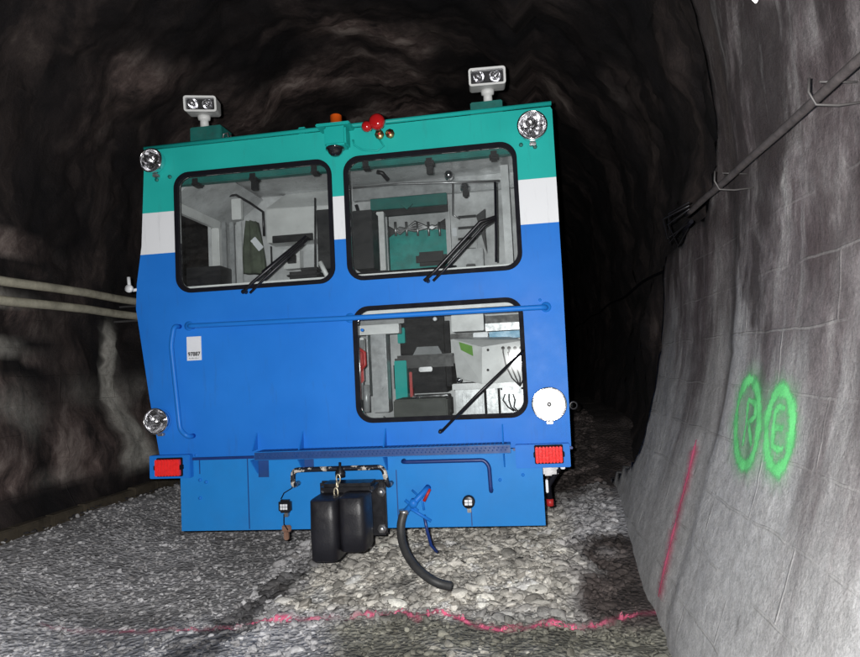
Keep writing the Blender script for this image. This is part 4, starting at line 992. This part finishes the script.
mb = MB()
for k in range(7): pb(mb, 458+4*k, 393, 459.4+4*k, 414, .59, .008, 0)
mb.split('locker_rib', 'grey_panel', veh)
mb = MB()
for k in range(3): mb.tube([P(505+4*k, 394, .40), P(503+6*k, 400, .38), P(508+3*k, 407, .38), P(514+2*k, 411, .39)], .005, 6)
mb.split('loose_cable', 'black_rubber', veh)
# small bright highlights of fittings
q = P(435, 319, .3); MB().lathe((q.x, .3, q.z), (0, -1, 0), [(0, 0), (0, .016), (.015, .012), (.018, 0)], 14).build('indicator', 'white', veh)
mb = MB(); q = P(413, 399, .5); mb.lathe((q.x+.03, .5, q.z), (0, -1, 0), [(0, 0), (0, .02), (.02, .016), (.022, 0)], 14); q = P(459, 380, .45); mb.lathe((q.x, .45, q.z), (0, -1, 0), [(0, 0), (0, .02), (.02, .016), (.022, 0)], 14); mb.split('chrome_knob', 'chrome', veh)

# jacket hanging in the cab
jk = empty('hanging_jacket', 'drab green jacket hanging inside the cab behind the upper window', 'jacket', P(252, 270, 0.80))
mb = MB(); rows_ = []
for i in range(14):
    t = i/13; cxp = 252+3*t; w = 5+9*math.sin(min(1, t*1.3)*0.80); row = []
    for k in range(20):
        an = 2*math.pi*k/20; q = P(cxp+w*math.cos(an)*(1+.08*math.sin(k*2.1+i*.3)), 222+t*52, 0.80)
        row.append(mb.bm.verts.new((q.x-jk.location.x, 0.80+.05*math.sin(an)+.02*math.sin(k*1.9)-jk.location.y, q.z-jk.location.z)))
    rows_.append(row)
for A, B in zip(rows_, rows_[1:]):
    for k in range(20): f = mb.bm.faces.new((A[k], A[(k+1) % 20], B[(k+1) % 20], B[k])); f.smooth = True
mb.bm.faces.new(rows_[0]); mb.bm.faces.new(rows_[-1]); mb.build('coat_body', 'coat_cloth', jk)
q = P(257, 244, 0.74)-jk.location; MB().box((q.x-.025, q.y-.005, q.z-.055), (q.x+.025, q.y+.005, q.z+.055), .003, Matrix.Rotation(math.radians(-38), 3, 'Y')).build('pale_label', 'white', jk)

# ================================================================= LIGHT, WORLD, CAMERA
fl = bpy.data.lights.new('camera_flash', 'SPOT'); fl.energy = 660; fl.spot_size = math.radians(140); fl.spot_blend = .75; fl.shadow_soft_size = .012; fl.color = (1, .985, .96)
fo = bpy.data.objects.new('camera_flash', fl); COL.objects.link(fo); fo.location = CAM+V((-.05, .0, .03))
cam = bpy.data.cameras.new('camera'); co = bpy.data.objects.new('camera', cam); COL.objects.link(co); S.camera = co
right = V((vx.x, vy.x, vz.x)); up = -V((vx.y, vy.y, vz.y)); back = -V((vx.z, vy.z, vz.z))
R3 = Matrix((right, up, back)).transposed()
co.matrix_world = Matrix.Translation(CAM) @ R3.to_4x4()
fd = ray(400, 330); fo.rotation_euler = fd.to_track_quat('-Z', 'Y').to_euler()
cam.sensor_width = 36; cam.lens = 36*F/860; cam.clip_end = 500; cam.clip_start = .02
w = bpy.data.worlds.new('World'); S.world = w; w.use_nodes = True; nt = w.node_tree; bg = nt.nodes['Background']
sk = nt.nodes.new('ShaderNodeTexSky'); sk.sky_type = 'NISHITA'; sk.sun_disc = False; sk.sun_elevation = math.radians(4); sk.sun_rotation = 0
nt.links.new(sk.outputs[0], bg.inputs[0]); bg.inputs[1].default_value = .004
S.render.engine = 'CYCLES'; S.view_settings.view_transform = 'Standard'; S.view_settings.look = 'None'; S.view_settings.exposure = 0; S.view_settings.gamma = 1
S.cycles.max_bounces = 6; S.cycles.transparent_max_bounces = 12
